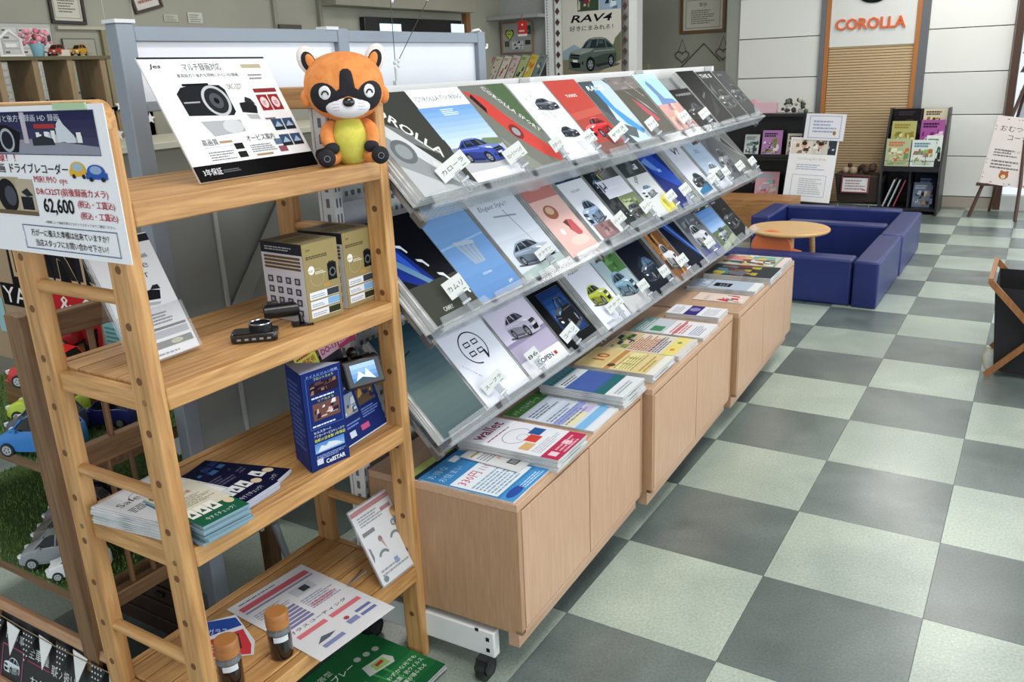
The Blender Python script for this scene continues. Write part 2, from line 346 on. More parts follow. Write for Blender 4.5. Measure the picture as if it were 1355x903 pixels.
# glazed front to the right of the panels
dk = pm('#4a2f20', .45)
wn = struct('window_1', MB().box(.68, 7.3, 0, .745, 7.42, 2.97, dk).box(2.55, 7.3, 0, 2.62, 7.42, 2.97, dk).box(.745, 7.3, 2.9, 2.55, 7.42, 2.97, dk).box(.745, 7.3, 0, 2.55, 7.42, .14, pm('#c9c9c4', .4)))
gm = bpy.data.materials.new('window_glass'); gm.use_nodes = True; gb = gm.node_tree.nodes['Principled BSDF']; gb.inputs['Base Color'].default_value = (.9, .95, .97, 1); gb.inputs['Alpha'].default_value = .15; gb.inputs['Roughness'].default_value = .03
obj('pane', MB().box(.745, 7.37, .14, 2.55, 7.376, 2.9, gm), wn)
lat = MB()
for r in range(16):
    for c in range(14):
        x = .76 + c * .066 + (.033 if r % 2 else 0); z = 1.3 + r * .085; lat.prism([(x, z), (x + .056, z), (x + .028, z + .07)], 7.35, 7.362, dk, 1)
o = obj('lattice', lat, wn, kind='stuff')
struct('ceiling', MB().box(-4.62, -4.0, 2.98, 2.7, 7.82, 3.08, pm('#cfd0cc', .8)))

# ================================================================ LONG BROCHURE RACK (gondola)
TH = .032; GM = Matrix.Translation((.06, -.8, 0)) @ Matrix.Rotation(TH, 4, 'Z')      # local x = out into the aisle, y = along the rack
def gb_(mb): mb.M = GM; return mb
gon = T('display_gondola', 'long white display rack on casters with three tiers of clear sloping brochure trays', 'display rack', mat=GM)
S0, S1 = .0, 3.08; XB = -.5
bm_ = gb_(MB()).box(XB - .03, .02, .16, XB - .022, S1, 1.5, steel_w); obj('back_panel', bm_, gon)
hole = pm('#6d7175', .7)
peg = gb_(MB())
for a in range(40):
    for b in range(26):
        s_ = .05 + a * .025 + (.0125 if b % 2 else 0); z_ = .62 + b * .033; peg.prism([(s_ - .005, z_ - .006), (s_ + .005, z_ - .006), (s_ + .005, z_ + .006), (s_ - .005, z_ + .006)], XB - .0205, XB - .0195, hole, 0)
obj('peg_holes', peg, gon, kind='stuff')
for s_ in (.02, 1.03, 2.06, 3.05):
    u_ = obj('upright', gb_(MB()).box(XB - .02, s_, .16, XB + .02, s_ + .03, 1.5, steel_w), gon, bevel=.002)
    sl = gb_(MB())
    for k in range(34):
        for w_ in (.006, .018): sl.box(XB + .0195, s_ + w_, .2 + k * .038, XB + .0207, s_ + w_ + .005, .222 + k * .038, hole)
        sl.box(XB - .006, s_ - .0007, .2 + k * .038, XB + .004, s_ + .0005, .222 + k * .038, hole)
    obj('slots', sl, u_, kind='stuff')
    # base leg
    obj('base_leg', gb_(MB()).box(XB - .05, s_ - .003, .06, -.093, s_ + .025, .138, steel_w), gon, bevel=.004)
    if s_ < .1: obj('bolt_hole', gb_(MB()).box(-.118, s_ - .0042, .075, -.108, s_ - .002, .086, black).box(-.118, s_ - .0042, .108, -.108, s_ - .002, .119, black).box(-.15, s_ - .0042, .13, -.14, s_ - .002, .1386, black), gon)
    for tx in (-.12, XB + .0):
        cb = gb_(MB())
        cb.cyl((tx - .013, s_ - .008, .028), (tx + .013, s_ - .008, .028), .034, pm('#131416', .4), 20)
        cs = obj('caster', cb, gon); hb = gb_(MB()).cyl((tx - .016, s_ - .008, .028), (tx + .016, s_ - .008, .028), .016, pm('#2c2e31', .4), 14)
        obj('hub', hb, cs)
        fk = gb_(MB()).prism([(s_ - .032, .022), (s_ - .037, .04), (s_ - .024, .056), (s_ + .015, .06), (s_ + .017, .045), (s_, .04)], tx - .019, tx - .014, pm('#17181b', .4), 0)
        fk.prism([(s_ - .032, .022), (s_ - .037, .04), (s_ - .024, .056), (s_ + .015, .06), (s_ + .017, .045), (s_, .04)], tx + .014, tx + .019, pm('#17181b', .4), 0)
        fk.box(tx - .019, s_ - .026, .054, tx + .019, s_ + .017, .062, pm('#17181b', .4)); obj('fork', fk, cs)
AL = math.radians(47); ca, sa = math.cos(AL), math.sin(AL)
TIER = {'top': 1.235, 'mid': .94, 'bot': .642}
def tierM(t, s, v=0.0, n=0.0):
    """frame lying in the sloping face of a tier: x along the rack, y up the slope, z out of the face"""
    return GM @ basis((-.205 - v * ca + n * sa, s, TIER[t] + v * sa + n * ca), (0, 1, 0), (-ca, 0, sa))
for t in TIER:
    for k in range(3):
        s0 = .03 + k * 1.016; s1 = s0 + 1.008; Lw = s1 - s0
        mb = MB(); mb.M = tierM(t, s0); mb.box(0, .0, -.043, Lw, .345, -.039, smoky); mb.box(0, -.004, -.043, Lw, .0, .012, smoky)
        rk = obj('tray', mb, gon)
        mb = MB(); mb.M = tierM(t, s0)
        for q in range(4):
            a, b = q * Lw / 4 + .012, (q + 1) * Lw / 4 - .012
            mb.prism([(a, 0), (b, 0), (b - .008, .034), (a + .012, .03)], .009, .013, clear)
        mb.box(0, -.006, .006, Lw, .004, .014, clear); obj('lip', mb, rk)
        mb = MB(); mb.M = tierM(t, s0)
        for xx in (.003, Lw - .02):
            mb = MB(); mb.M = tierM(t, s0); mb.box(xx, -.01, -.06, xx + .014, .03, -.038, pm('#77706a', .3, .6)); mb.box(xx, .028, -.056, xx + .012, .34, -.044, pm('#9ea2a6', .35, .7)); obj('bracket', mb, rk)

# ---- cabinets under the rack
CAB = [(0.02, .845, -.008, 'nearest'), (.862, 1.79, .02, 'middle'), (1.81, 2.86, .04, 'farthest')]
for s0, s1, pr_, wh in CAB:
    t = T('cabinet', {'nearest': 'pale wood two-door cabinet nearest the camera, beside the pine shelf', 'middle': 'pale wood two-door cabinet in the middle of the row of three', 'farthest': 'pale wood cabinet at the far end of the row, beside the blue play blocks'}[wh],
          'cabinet', mat=GM @ Matrix.Translation((pr_, s0, 0)), group='low cabinets under the brochure rack')
    L = s1 - s0; D = .455; M = WM[t]
    def q(mb): mb.M = M; return mb
    z0, z1 = .158, .531
    obj('side_panel', q(MB()).box(-D, 0, z0, -.0, .018, z1 - .022, lam_side), t); obj('side_panel', q(MB()).box(-D, L - .018, z0, 0, L, z1 - .022, lam_side), t)
    obj('top', q(MB()).box(-D, 0, z1 - .022, 0, L, z1, lam_y), t, bevel=.0015); obj('body', q(MB()).box(-D, .018, z0, -.02, L - .018, z1 - .022, pm('#7d5f45', .6)), t)
    nd = 2; w = (L - .04) / nd
    if wh == 'farthest': edges_ = [.018, .44, .87, L - .018]
    else: edges_ = [.018, .018 + w + .002, L - .018]
    for a, b in zip(edges_[:-1], edges_[1:]): obj('door', q(MB()).box(-.018, a + .003, z0 + .012, .0012, b - .003, z1 - .027, lam_z), t, bevel=.001)
    obj('front_rail', q(MB()).box(-.018, .0, z0, 0, L, z0 + .01, lam_y), t)
    obj('kick_board', q(MB()).box(-.058, .026, .095, -.026, L + .012, z0 + .002, lam_y), t, bevel=.001)

# ================================================================ BROCHURES on the sloping trays
edge_m = ramp_mat('page_edges', [(.4, '#8d8f90'), (.5, '#d9dad8'), (.6, '#aeb0b0')], (.5, .5, 60), 12, 2, .6, 0, False)
def c_corolla(p):
    p.rect(0, 0, 1, 1, '#8d9194'); p.poly([(0, 1), (0, .52), (.2, .75), (.5, .35), (.9, .05), (1, 0), (1, 1)], '#3c3d3a'); p.poly([(0, .95), (.05, .9), (.9, 0), (.75, 0), (0, .7)], '#c7cacc')
    p.poly([(.2, .72), (.45, .48), (.8, .32), (.5, .6)], '#6e7274'); p.ell(.22, .42, .17, .12, '#63686b'); p.ell(.22, .42, .11, .075, '#8b9093'); p.poly([(0, .3), (.45, .08), (.7, 0), (0, 0)], '#b4b7b9')
    p.poly([(.5, .25), (.75, .1), (.8, .14), (.55, .3)], '#dadcdd'); p.text('COROLLA', .12, .93, .1, '#d8d8d2', w=1.05, bold=True, rot=-52)
def c_touring(p):
    p.rect(0, 0, 1, 1, '#e9eaec'); p.grad(0, .35, 1, .45, '#cfdcea', '#6d9bd2'); p.rect(0, 0, 1, .35, '#b6b7bb'); p.poly([(0, .2), (1, .34), (1, .38), (0, .36)], '#7d8790'); p.poly([(.5, .36), (.7, .42), (1, .4), (1, .34), (.4, .34)], '#6f8063')
    p.text('COROLLA TOURING', .08, .87, .05, '#6d7378', w=.84); p.lines(.35, .7, .3, .08, 4, '#dfe8f2'); p.car(.08, .16, .86, .28, '#3c4ea4', flip=True); p.rect(0, 0, 1, .1, '#dcdde2')
def c_sport(p):
    p.rect(0, 0, 1, 1, '#73756d'); p.poly([(.55, 1), (1, 1), (1, .35), (.8, .5)], '#52664a'); p.poly([(0, .95), (.3, .85), (.62, .45), (.98, .1), (.9, 0), (.62, .12), (.3, .4), (.1, .72)], '#c4473f'); p.poly([(.05, .86), (.12, .9), (.2, .72), (.14, .66)], '#2a2224')
    p.poly([(.38, .72), (.6, .52), (.9, .25), (.7, .42)], '#9fb0bf'); p.ell(.42, .42, .12, .09, '#7c302d'); p.ell(.42, .42, .07, .05, '#94999c'); p.poly([(0, 0), (0, .4), (.4, .0)], '#86887f'); p.text('COROLLA SPORT', .42, .96, .06, '#cfd3cc', w=.9, bold=True, rot=-55)
def c_white(p):
    p.rect(0, 0, 1, 1, '#e4e5ee'); p.frame(.02, .01, .96, .98, .012, '#c9ccd8'); p.text('COROLLA AXIO', .12, .88, .028, '#686c7c', w=.6, rot=-62); p.text('COROLLA FIELDER', .3, .9, .028, '#686c7c', w=.6, rot=-62)
    p.car(.32, .62, .6, .17, '#5c616b', flip=True); p.car(.4, .25, .45, .15, '#3c414a', flip=True)
def c_yaris(p):
    p.rect(0, 0, 1, 1, '#b94a42'); p.rect(0, 0, 1, .55, '#a84840'); p.poly([(0, .55), (1, .6), (1, .5), (0, .46)], '#bd5b4f'); p.text('YARIS', .3, .76, .04, '#f0dcd8', w=.36, bold=True); p.car(.1, .2, .8, .27, '#cf2f34', glass='#3b2226', lamp='#dfe6ea'); p.poly([(0, 0), (1, 0), (1, .1), (0, .16)], '#7d5650')
def c_raize(p):
    p.rect(0, 0, 1, 1, '#4a5256'); p.poly([(.5, 1), (.9, 1), (1, .92), (1, 0), (.3, 0), (.2, .2)], '#b9cad8'); p.poly([(.3, .95), (.5, .9), (.55, .55), (.95, .15), (.8, .1), (.5, .3), (.35, .62)], '#4a93c9'); p.poly([(0, .6), (.35, .3), (.7, .2), (.5, .05), (0, .2)], '#5a6266')
    p.text('RAIZE', .12, .85, .075, '#eef0f0', w=.62, bold=True, slant=.15)
def c_grey(p):
    p.rect(0, 0, 1, 1, '#5c5850'); p.photo(0, .78, 1, .22, ['#7a7472', '#8d8482', '#6a6462'], 6, 3); p.poly([(.35, .62), (.55, .5), (.75, .22), (.6, .2), (.42, .42)], '#b3555e'); p.poly([(.28, .78), (.5, .64), (.8, .3), (.7, .48), (.4, .72)], '#a9a6bb'); p.text('COROLLA', .6, .9, .04, '#c9c5c0', w=.4, rot=-50)
def c_teal(p):
    p.rect(0, 0, 1, 1, '#a6cfcd'); p.rect(0, .9, 1, .1, '#b8e0dc'); p.poly([(.25, .82), (.35, .88), (.45, .8), (.55, .55), (.9, .52), (1, .4), (.2, .4), (.32, .6)], '#6d86b4'); p.photo(0, 0, 1, .45, ['#c79a93', '#d9b5a2', '#a37a86', '#e0c5ae', '#8e6474'], 16, 9)
def c_black(p):
    p.rect(0, 0, 1, 1, '#0b0b0d'); p.poly([(.1, .1), (.5, .3), (.9, .55), (.6, .2)], '#2a2c30'); p.poly([(.3, .45), (.6, .55), (.62, .58), (.3, .5)], '#5c6066')
def c_harrier(p):
    p.rect(0, 0, 1, 1, '#08080a'); p.text('HARRIER', .15, .82, .06, '#b5b8bb', w=.8); p.car(.1, .2, .85, .4, '#1c1e22', glass='#34383e', lamp='#b8c0c8')
def c_phb(p):
    p.rect(0, 0, 1, 1, '#2a2d2c'); p.text('THE B', .06, .86, .08, '#d8dad6', w=.75, bold=True); p.car(.05, .2, .9, .4, '#4a4f50', glass='#101214'); p.poly([(0, .6), (.3, .75), (.2, .5)], '#595d5c')
def c_last(p):
    p.rect(0, 0, 1, 1, '#35393b'); p.text('JPN', .2, .88, .05, '#9ca0a2', w=.35); p.car(.1, .3, .85, .4, '#3f4548', glass='#14171a', lamp='#a7b1b8'); p.poly([(.5, 0), (1, .2), (1, 0)], '#7e8487')
def c_camry(p):
    p.rect(0, 0, 1, 1, '#0d0f16'); p.poly([(0, 1), (0, .45), (.35, .3), (.55, .35), (.4, .6), (.2, .9)], '#142a78'); p.poly([(.05, .95), (.2, .8), (.4, .45), (.3, .5), (.1, .7)], '#2f55c0'); p.rect(0, 0, 1, .36, '#3a3d36'); p.poly([(0, .62), (.4, .35), (.5, .36), (.1, .66)], '#5f83a0')
    for i in range(5): p.poly([(.12 + .18 * i, .92 - .17 * i), (.22 + .18 * i, .9 - .17 * i), (.27 + .18 * i, .83 - .17 * i), (.24 + .18 * i, .82 - .17 * i), (.2 + .18 * i, .87 - .17 * i), (.13 + .18 * i, .895 - .17 * i)], '#dfe4ea')
    p.text('CAMRY', .3, .08, .04, '#b9bcb8', w=.2, bold=True)
def c_bars(p):
    p.grad(0, 0, 1, 1, '#5f86b9', '#7ea6d4', 8); p.poly([(0, .55), (1, .6), (1, .62), (0, .57)], '#8fb3da')
    for i in range(4): p.poly([(.3 + .1 * i, .56 - .012 * i), (.37 + .1 * i, .56 - .012 * i), (.47 + .06 * i, .34), (.42 + .06 * i, .34)], '#98a6b6')
    p.poly([(.3, .6), (.7, .57), (.69, .53), (.31, .56)], '#a7b4c2'); p.text('CROWN', .4, .22, .022, '#dbe6f2', w=.2); p.text('JF', .75, .06, .03, '#e6eef6', w=.12)
def c_eleg(p):
    p.rect(0, 0, 1, 1, '#c5ccd6'); p.rect(0, .45, 1, .55, '#cdd5e0'); p.text('Elegant Style!!', .12, .78, .07, '#4e5968', w=.6, slant=.25); p.rect(.04, .88, .1, .08, '#8b95a3')
    p.poly([(.55, .76), (.57, .76), (.7, .3), (.69, .3)], '#8790a0'); p.poly([(.3, .7), (.75, .66), (.75, .68), (.3, .72)], '#8c97a6'); p.car(.1, .1, .85, .3, '#7d8da0', flip=True, lamp='#eef4fa'); p.poly([(0, 0), (1, 0), (1, .14), (0, .08)], '#a3b2ae')
def c_pink(p):
    p.rect(0, 0, 1, 1, '#d8b3ab'); p.rect(0, .72, 1, .28, '#b77873'); p.text('PASSO', .3, .84, .035, '#efdcd6', w=.34); p.ell(.4, .55, .2, .09, '#96604c'); p.ell(.4, .57, .12, .05, '#c9a48e'); p.poly([(.55, .3), (.65, .42), (.8, .4), (.85, .22), (.7, .18)], '#b85559'); p.poly([(.5, .4), (.6, .3), (.66, .42)], '#5b3a39'); p.ell(.3, .3, .06, .04, '#efe0da'); p.ell(.6, .15, .3, .06, '#e3c3ba')
def c_roomy(p):
    p.rect(0, 0, 1, 1, '#d9dce2'); p.photo(0, .82, 1, .18, ['#27374e', '#3a567c', '#152233'], 8, 4); p.text('ROOMY', .3, .66, .035, '#5c6677', w=.34); p.car(.06, .18, .7, .36, '#8aa0bd'); p.photo(.1, 0, .7, .2, ['#8b6a6c', '#6c5358', '#a58286'], 6, 2)
def c_dark(p):
    p.rect(0, 0, 1, 1, '#1b2326'); p.poly([(.65, 1), (.8, 1), (1, .6), (1, .5)], '#b8b04a'); p.text('LAND', .3, .86, .05, '#3f6f72', w=.4, bold=True); p.car(.2, .5, .7, .3, '#26405c'); p.photo(0, 0, 1, .4, ['#20262a', '#343d3f', '#12181b'], 8, 6)
def c_green(p):
    p.rect(0, 0, 1, 1, '#cfcfda'); p.rect(0, .0, 1, .62, '#6c7a58'); p.photo(0, .2, 1, .42, ['#6c7a58', '#8a996e', '#4c5a3c', '#a0a884'], 18, 8); p.text('RAIZE', .3, .8, .035, '#f0f0f4', w=.34); p.car(.15, .12, .7, .3, '#4c5450'); p.rect(0, 0, 1, .1, '#7b7f86')
def c_yel(p):
    p.rect(0, 0, 1, 1, '#c9ccce'); p.photo(0, .66, 1, .34, ['#3a3f42', '#8d9294', '#c9ccce', '#5c6264'], 10, 2); p.text('SIENTA', .25, .52, .07, '#4a5056', w=.6, bold=True, rot=40); p.car(.1, .28, .6, .22, '#c3c9ce', glass='#4b6b86'); p.poly([(.55, .2), (1, .3), (1, 0), (.5, 0)], '#d9cf5a')
def c_blue(p):
    p.rect(0, 0, 1, 1, '#16296e'); p.poly([(0, 1), (.6, 1), (1, .5), (1, .2), (.2, .6)], '#2348a8'); p.poly([(0, .85), (.3, .9), (.55, .6), (.2, .7)], '#5f86c9'); p.rect(.4, .62, .16, .05, '#8ea5d8'); p.poly([(.5, 0), (1, 0), (1, .18), (.7, .16)], '#9aa0ae')
def c_v(p):
    p.rect(0, 0, 1, 1, '#cdcfdb'); p.text('V!', .3, .78, .13, '#22242c', w=.4, bold=True, slant=.2); p.poly([(.1, .1), (.9, .22), (.9, .05), (.1, 0)], '#2f6f96'); p.car(.15, .15, .7, .26, '#33383f')
def c_lb(p):
    p.grad(0, .2, 1, .8, '#9fb0c4', '#b4c7dd', 6); p.rect(0, 0, 1, .2, '#c3cad4'); p.car(.12, .12, .76, .36, '#d3d7dc', glass='#5b6570'); p.lines(.3, .7, .3, .08, 3, '#7e8ea2')
def c_g1(p):
    p.rect(0, 0, 1, 1, '#5d6065'); p.car(.1, .2, .8, .5, '#7c8086', glass='#33373c'); p.poly([(0, 1), (.5, 1), (0, .7)], '#74787d')
def c_g2(p):
    p.rect(0, 0, 1, 1, '#686a68'); p.poly([(0, .9), (.4, 1), (.9, .4), (.6, .5)], '#8b8d8a'); p.poly([(.2, .8), (.4, .9), (.7, .5)], '#3d3f3f'); p.rect(.1, .1, .5, .05, '#a5a7a3')
def c_teal2(p):
    p.rect(0, 0, 1, 1, '#4b5f66'); p.grad(0, .45, 1, .55, '#57696c', '#26404e', 8); p.grad(0, 0, 1, .45, '#4d5d5e', '#5c6d6c', 6); p.poly([(.12, .72), (.5, .78), (.52, .77), (.12, .7)], '#1b2a33'); p.rect(.1, .69, .05, .02, '#c4675c')
def c_supra(p):
    p.rect(0, 0, 1, 1, '#dcdfe9'); p.ring(.5, .62, .25, .2, .018, '#1a1b20', -60, 265, 30)
    for cx, cy in ((.41, .68), (.58, .68), (.41, .565), (.58, .565)): p.frame(cx - .055, cy - .033, .12, .06, .016, '#1a1b20')
    p.poly([(.62, .44), (.66, .46), (.66, .55), (.62, .55)], '#1a1b20'); p.text('TOYOTA 86', .08, .5, .02, '#8b8f9a', w=.3, rot=-50)
def c_copen(p):
    p.rect(0, 0, 1, 1, '#cfc9dc'); p.rect(0, .2, 1, .25, '#a79fb8'); p.rect(0, 0, 1, .2, '#dfdfe3'); p.poly([(0, .45), (1, .48), (1, .42), (0, .4)], '#8c84a0'); p.car(.2, .42, .7, .36, '#b9b4c6', flip=True, glass='#35323e'); p.text('COPEN', .3, .08, .06, '#2c2c31', w=.4, bold=True); p.rect(.74, .085, .07, .045, '#b5342f')
def c_dblue(p):
    p.rect(0, 0, 1, 1, '#07090f'); p.rect(.25, .18, .65, .62, '#16356e'); p.grad(.26, .4, .63, .39, '#2f6bb6', '#0f2550', 5); p.car(.28, .2, .62, .5, '#0d1017', glass='#223a60', lamp='#6fa8dc'); p.frame(.22, .16, .71, .66, .012, '#3b4a66')
def c_aqua(p):
    p.rect(0, 0, 1, 1, '#d5d8e2'); p.text('AQUA', .12, .84, .05, '#2c2f36', w=.4, bold=True); p.car(.18, .28, .7, .34, '#a8b13a', flip=True); p.text('TOYOTA', .1, .05, .03, '#3b3e44', w=.3)
def c_grass(p):
    p.rect(0, 0, 1, 1, '#9fb3ba'); p.photo(.4, .6, .6, .4, ['#4d7a45', '#3a6136', '#6c9658'], 10, 5); p.car(.14, .24, .76, .4, '#6f94a6', flip=True); p.rect(0, 0, 1, .26, '#b7b7b8'); p.car(.14, .2, .76, .42, '#6f94a6', flip=True); p.text('PIXIS', .1, .88, .04, '#e2e8ea', w=.3)
def c_navy(p):
    p.rect(0, 0, 1, 1, '#0b1220'); p.poly([(.3, .5), (.6, .65), (1, .4), (1, .1), (.6, .2)], '#1d2a3c'); p.car(.3, .2, .65, .4, '#243246', glass='#4f6a86'); p.text('70', .6, .86, .04, '#5b6474', w=.12)
def c_brown(p):
    p.rect(0, 0, 1, 1, '#7a5233'); p.photo(0, 0, 1, 1, ['#7a5233', '#a6733f', '#5a3a24', '#c08c52', '#3d281b'], 20, 12); p.car(.2, .15, .7, .5, '#d3d4d6', flip=True, glass='#24262c')
def c_navy2(p):
    p.rect(0, 0, 1, 1, '#0a1022'); p.poly([(.1, 1), (.5, 1), (1, .3), (1, .1)], '#1d3f86'); p.poly([(.3, 1), (.36, 1), (1, .22), (1, .16)], '#5d86c8')
def c_bus(p):
    p.rect(0, 0, 1, 1, '#6b6f7a'); p.photo(0, .6, 1, .4, ['#585c66', '#80838c', '#464a52'], 8, 9); p.rect(0, 0, 1, .25, '#5c6488'); p.car(.15, .2, .75, .5, '#c9cbd0', flip=True)
def c_sky(p):
    p.grad(0, .4, 1, .6, '#9dbbe0', '#3f78c6', 6); p.rect(0, 0, 1, .4, '#5a6a4a'); p.photo(0, .85, 1, .15, ['#2b2a22', '#8f8a6a', '#c8c4a8'], 8, 9); p.car(.2, .12, .6, .32, '#8f969c'); p.poly([(0, .1), (1, .22), (1, .1), (0, 0)], '#9aa58a')
def c_blk2(p):
    p.rect(0, 0, 1, 1, '#1d1f22'); p.car(.1, .25, .8, .45, '#33373c', glass='#0c0e10', lamp='#aab0b6'); p.poly([(.4, .0), (1, .2), (1, .06), (.6, 0)], '#8c8f92'); p.rect(.1, .86, .3, .03, '#9a9c9e')
# tier, along, width, bottom, length, pile height, art, what the cover shows
BR = [
('top', .036, .236, .03, .31, .034, c_corolla, 'grey car close-up cover with slanted lettering down the right'),
('top', .268, .25, .032, .31, .012, c_touring, 'blue and white cover with a blue estate car'),
('top', .525, .25, .034, .31, .014, c_sport, 'grey-green cover with a red car seen from above'),
('top', .785, .235, .03, .308, .01, c_white, 'white cover with two small dark cars'),
('top', 1.03, .235, .02, .32, .016, c_yaris, 'all-red cover with a red hatchback'),
('top', 1.275, .232, .035, .29, .014, c_raize, 'slate cover with a light blue car edge'),
('top', 1.515, .268, .045, .29, .026, c_grey, 'brown-grey cover with a thin red car'),
('top', 1.805, .245, .04, .3, .01, c_teal, 'teal and pink cover with a blue hand shape'),
('top', 2.06, .25, .032, .21, .02, c_harrier, 'short black cover with grey lettering'),
('top', 2.335, .25, .03, .31, .03, c_black, 'tall plain black cover behind a shorter black one'),
('top', 2.6, .235, .03, .3, .02, c_phb, 'dark grey-green cover with bold white heading'),
('top', 2.85, .225, .025, .3, .016, c_last, 'dark slate cover at the far end of the top tray'),
('mid', .034, .206, .015, .315, .034, c_camry, 'black and dark blue cover with white hooked strokes'),
('mid', .243, .222, .02, .31, .012, c_bars, 'plain light blue cover with a grey crest'),
('mid', .488, .262, .02, .31, .014, c_eleg, 'pale grey-blue cover with handwritten heading and car front'),
('mid', .79, .205, .024, .31, .03, c_pink, 'pink cover with a hat and a red shoe'),
('mid', 1.03, .2, .036, .3, .02, c_roomy, 'white cover with a small grey-blue car and brown foot'),
('mid', 1.25, .12, .045, .3, .02, c_dark, 'nearly black cover with a yellow stripe'),
('mid', 1.3, .225, .03, .215, .01, c_green, 'short lavender-topped cover with green field'),
('mid', 1.555, .222, .024, .3, .014, c_yel, 'grey photo cover with a yellow corner'),
('mid', 1.79, .22, .016, .3, .016, c_blue, 'deep blue cover with a pale blue streak'),
('mid', 2.1, .21, .02, .3, .034, c_v, 'pale lilac cover with a big dark letter V'),
('mid', 2.355, .245, .02, .3, .018, c_lb, 'light blue-grey cover with a white car'),
('mid', 2.62, .21, .004, .31, .014, c_g1, 'mid-grey cover with a grey car'),
('mid', 2.84, .225, .0, .31, .02, c_g2, 'grey-brown cover at the far end of the middle tray'),
('bot', .034, .203, .02, .315, .022, c_teal2, 'plain dark teal cover without lettering'),
('bot', .25, .232, .022, .27, .02, c_supra, 'white cover with a black ring emblem of four boxes'),
('bot', .497, .245, .02, .27, .016, c_copen, 'lavender cover with a pale lilac roadster'),
('bot', .757, .215, .02, .27, .014, c_dblue, 'black cover with a dark car on a glowing blue square'),
('bot', 1.04, .212, .012, .28, .03, c_aqua, 'white cover with a lime green hatchback'),
('bot', 1.262, .213, .012, .27, .012, c_grass, 'cover with a pale blue car before green trees'),
('bot', 1.487, .24, .012, .28, .014, c_navy, 'near-black navy cover with a dim car'),
('bot', 1.795, .165, .01, .28, .014, c_brown, 'brown patterned cover with a white car'),
('bot', 1.975, .2, .006, .28, .012, c_navy2, 'navy cover with one blue diagonal beam'),
('bot', 2.205, .24, .004, .28, .014, c_bus, 'grey cover with a white van'),
('bot', 2.465, .235, .0, .28, .014, c_sky, 'bright blue sky cover with a small grey car'),
('bot', 2.715, .22, .0, .28, .014, c_blk2, 'black cover with a car, last in the bottom tray'),
]
TN = {'top': 'top', 'mid': 'middle', 'bot': 'bottom'}
rr = random.Random(3)
for t, s, w, v, L, th, art, desc in BR:
    n = max(1, round(th / .006)) ; each = th / n; base = None
    for k in range(n):
        top = k == n - 1; nz = -th + k * each + (.004 if t != 'x' else 0)
        M = tierM(t, s + (0 if top else rr.uniform(-.004, .004)) - .0025 * (n - 1 - k), v + (0 if top else rr.uniform(-.004, .002)), nz) @ Matrix.Rotation(0 if top else rr.uniform(-.008, .008), 4, 'Z')
        if base is None:
            base = obj('brochure', MB().box(0, 0, 0, w, L, each * .93, edge_m), None, at=M, world=False); o = base
        else: o = dup(base, M)
        if top:
            set_tags(o, '%s tray brochure, %s' % (TN[t], desc), 'brochure', 'brochures in the %s tray' % TN[t])
            p = Pr(w, L); art(p); p.put(o, M @ Matrix.Translation((0, 0, each * .93)), 'cover_print')
        else:
            set_tags(o, '%s copy in the pile under the %s' % (ORD[k], words(desc)), 'brochure', 'copies under the %s' % desc)
# handwritten name cards on clips along the trays
TAGS = [('top', .17, 'カローラ', .1, .05, 9), ('top', .47, 'カローラ ツーリング', .072, .052, 3), ('top', .72, 'スポーツ', .045, .05, 0), ('top', .95, 'アクシオ', .045, .055, 4), ('top', 1.18, 'ヤリス', .085, .048, 10), ('top', 1.5, 'ライズ', .05, .056, 6),
        ('top', 1.87, 'アクア', .055, .055, 0), ('top', 2.13, 'ハリアー', .06, .048, 4), ('mid', .15, 'カムリ', .065, .06, 0), ('mid', .62, 'クラウン', .07, .04, 3), ('mid', 1.18, 'パッソ', .065, .045, 8),
        ('mid', 1.46, 'ルーミー', .06, .055, 5), ('mid', 1.72, 'シエンタ', .055, .05, 6), ('mid', 1.9, 'プリウス', .055, .055, 4), ('mid', 2.28, 'アルファ', .055, .05, 4), ('mid', 2.5, 'ヴェル', .045, .055, 0), ('mid', 2.75, 'ヴォク', .055, .055, 4), ('mid', 2.98, 'ノア', .05, .05, 4),
        ('bot', .3, 'スープラ', .085, .045, 10), ('bot', .53, '86', .05, .05, 4), ('bot', .78, 'コペン', .075, .05, 14), ('bot', 1.14, 'アクア', .085, .045, 4), ('bot', 1.42, 'ピクシス', .05, .05, 0), ('bot', 1.66, 'ランド', .05, .055, 0), ('bot', 1.88, 'プラド', .06, .055, 4), ('bot', 2.27, 'ハイエース', .06, .055, 0)]
for t, s, tx, w, h, rot in TAGS:
    w, h = w * .86, h * .8
    M = tierM(t, s, .055, .034) @ Matrix.Rotation(math.radians(rot), 4, 'Z') @ Matrix.Rotation(math.radians(-38), 4, 'Y') @ Matrix.Rotation(math.radians(8), 4, 'X')
    near_ = min((b for b in BR if b[0] == t), key=lambda b: abs(b[1] + b[2] * .6 - s))[-1]
    tg = T('name_card', 'white name card clipped on the %s tray before the %s' % (TN[t], words(near_, 6)), 'name card', mat=M, group='name cards clipped along the trays')
    b = MB(); b.M = M; b.box(-w / 2, 0, 0, w / 2, h, .0008, pm('#d6d9d6', .5)); cd = obj('card', b, tg)
    p = Pr(w, h, 0); p.text(tx, .1, .36, .3, '#2b3338', w=.8, bold=False); p.rect(.72, .12, .16, .06, '#6fa58c'); p.put(cd, M @ Matrix.Translation((-w / 2, 0, .0008)), 'lettering')
    b = MB(); b.M = M; b.box(-.009, -.022, -.002, .009, .004, .004, smoky).box(-.005, -.05, -.004, .005, -.02, .006, smoky).cyl((-.012, -.022, .004), (.012, -.022, .004), .004, pm('#b9bec2', .2, 0, .8), 8); obj('clip', b, tg)

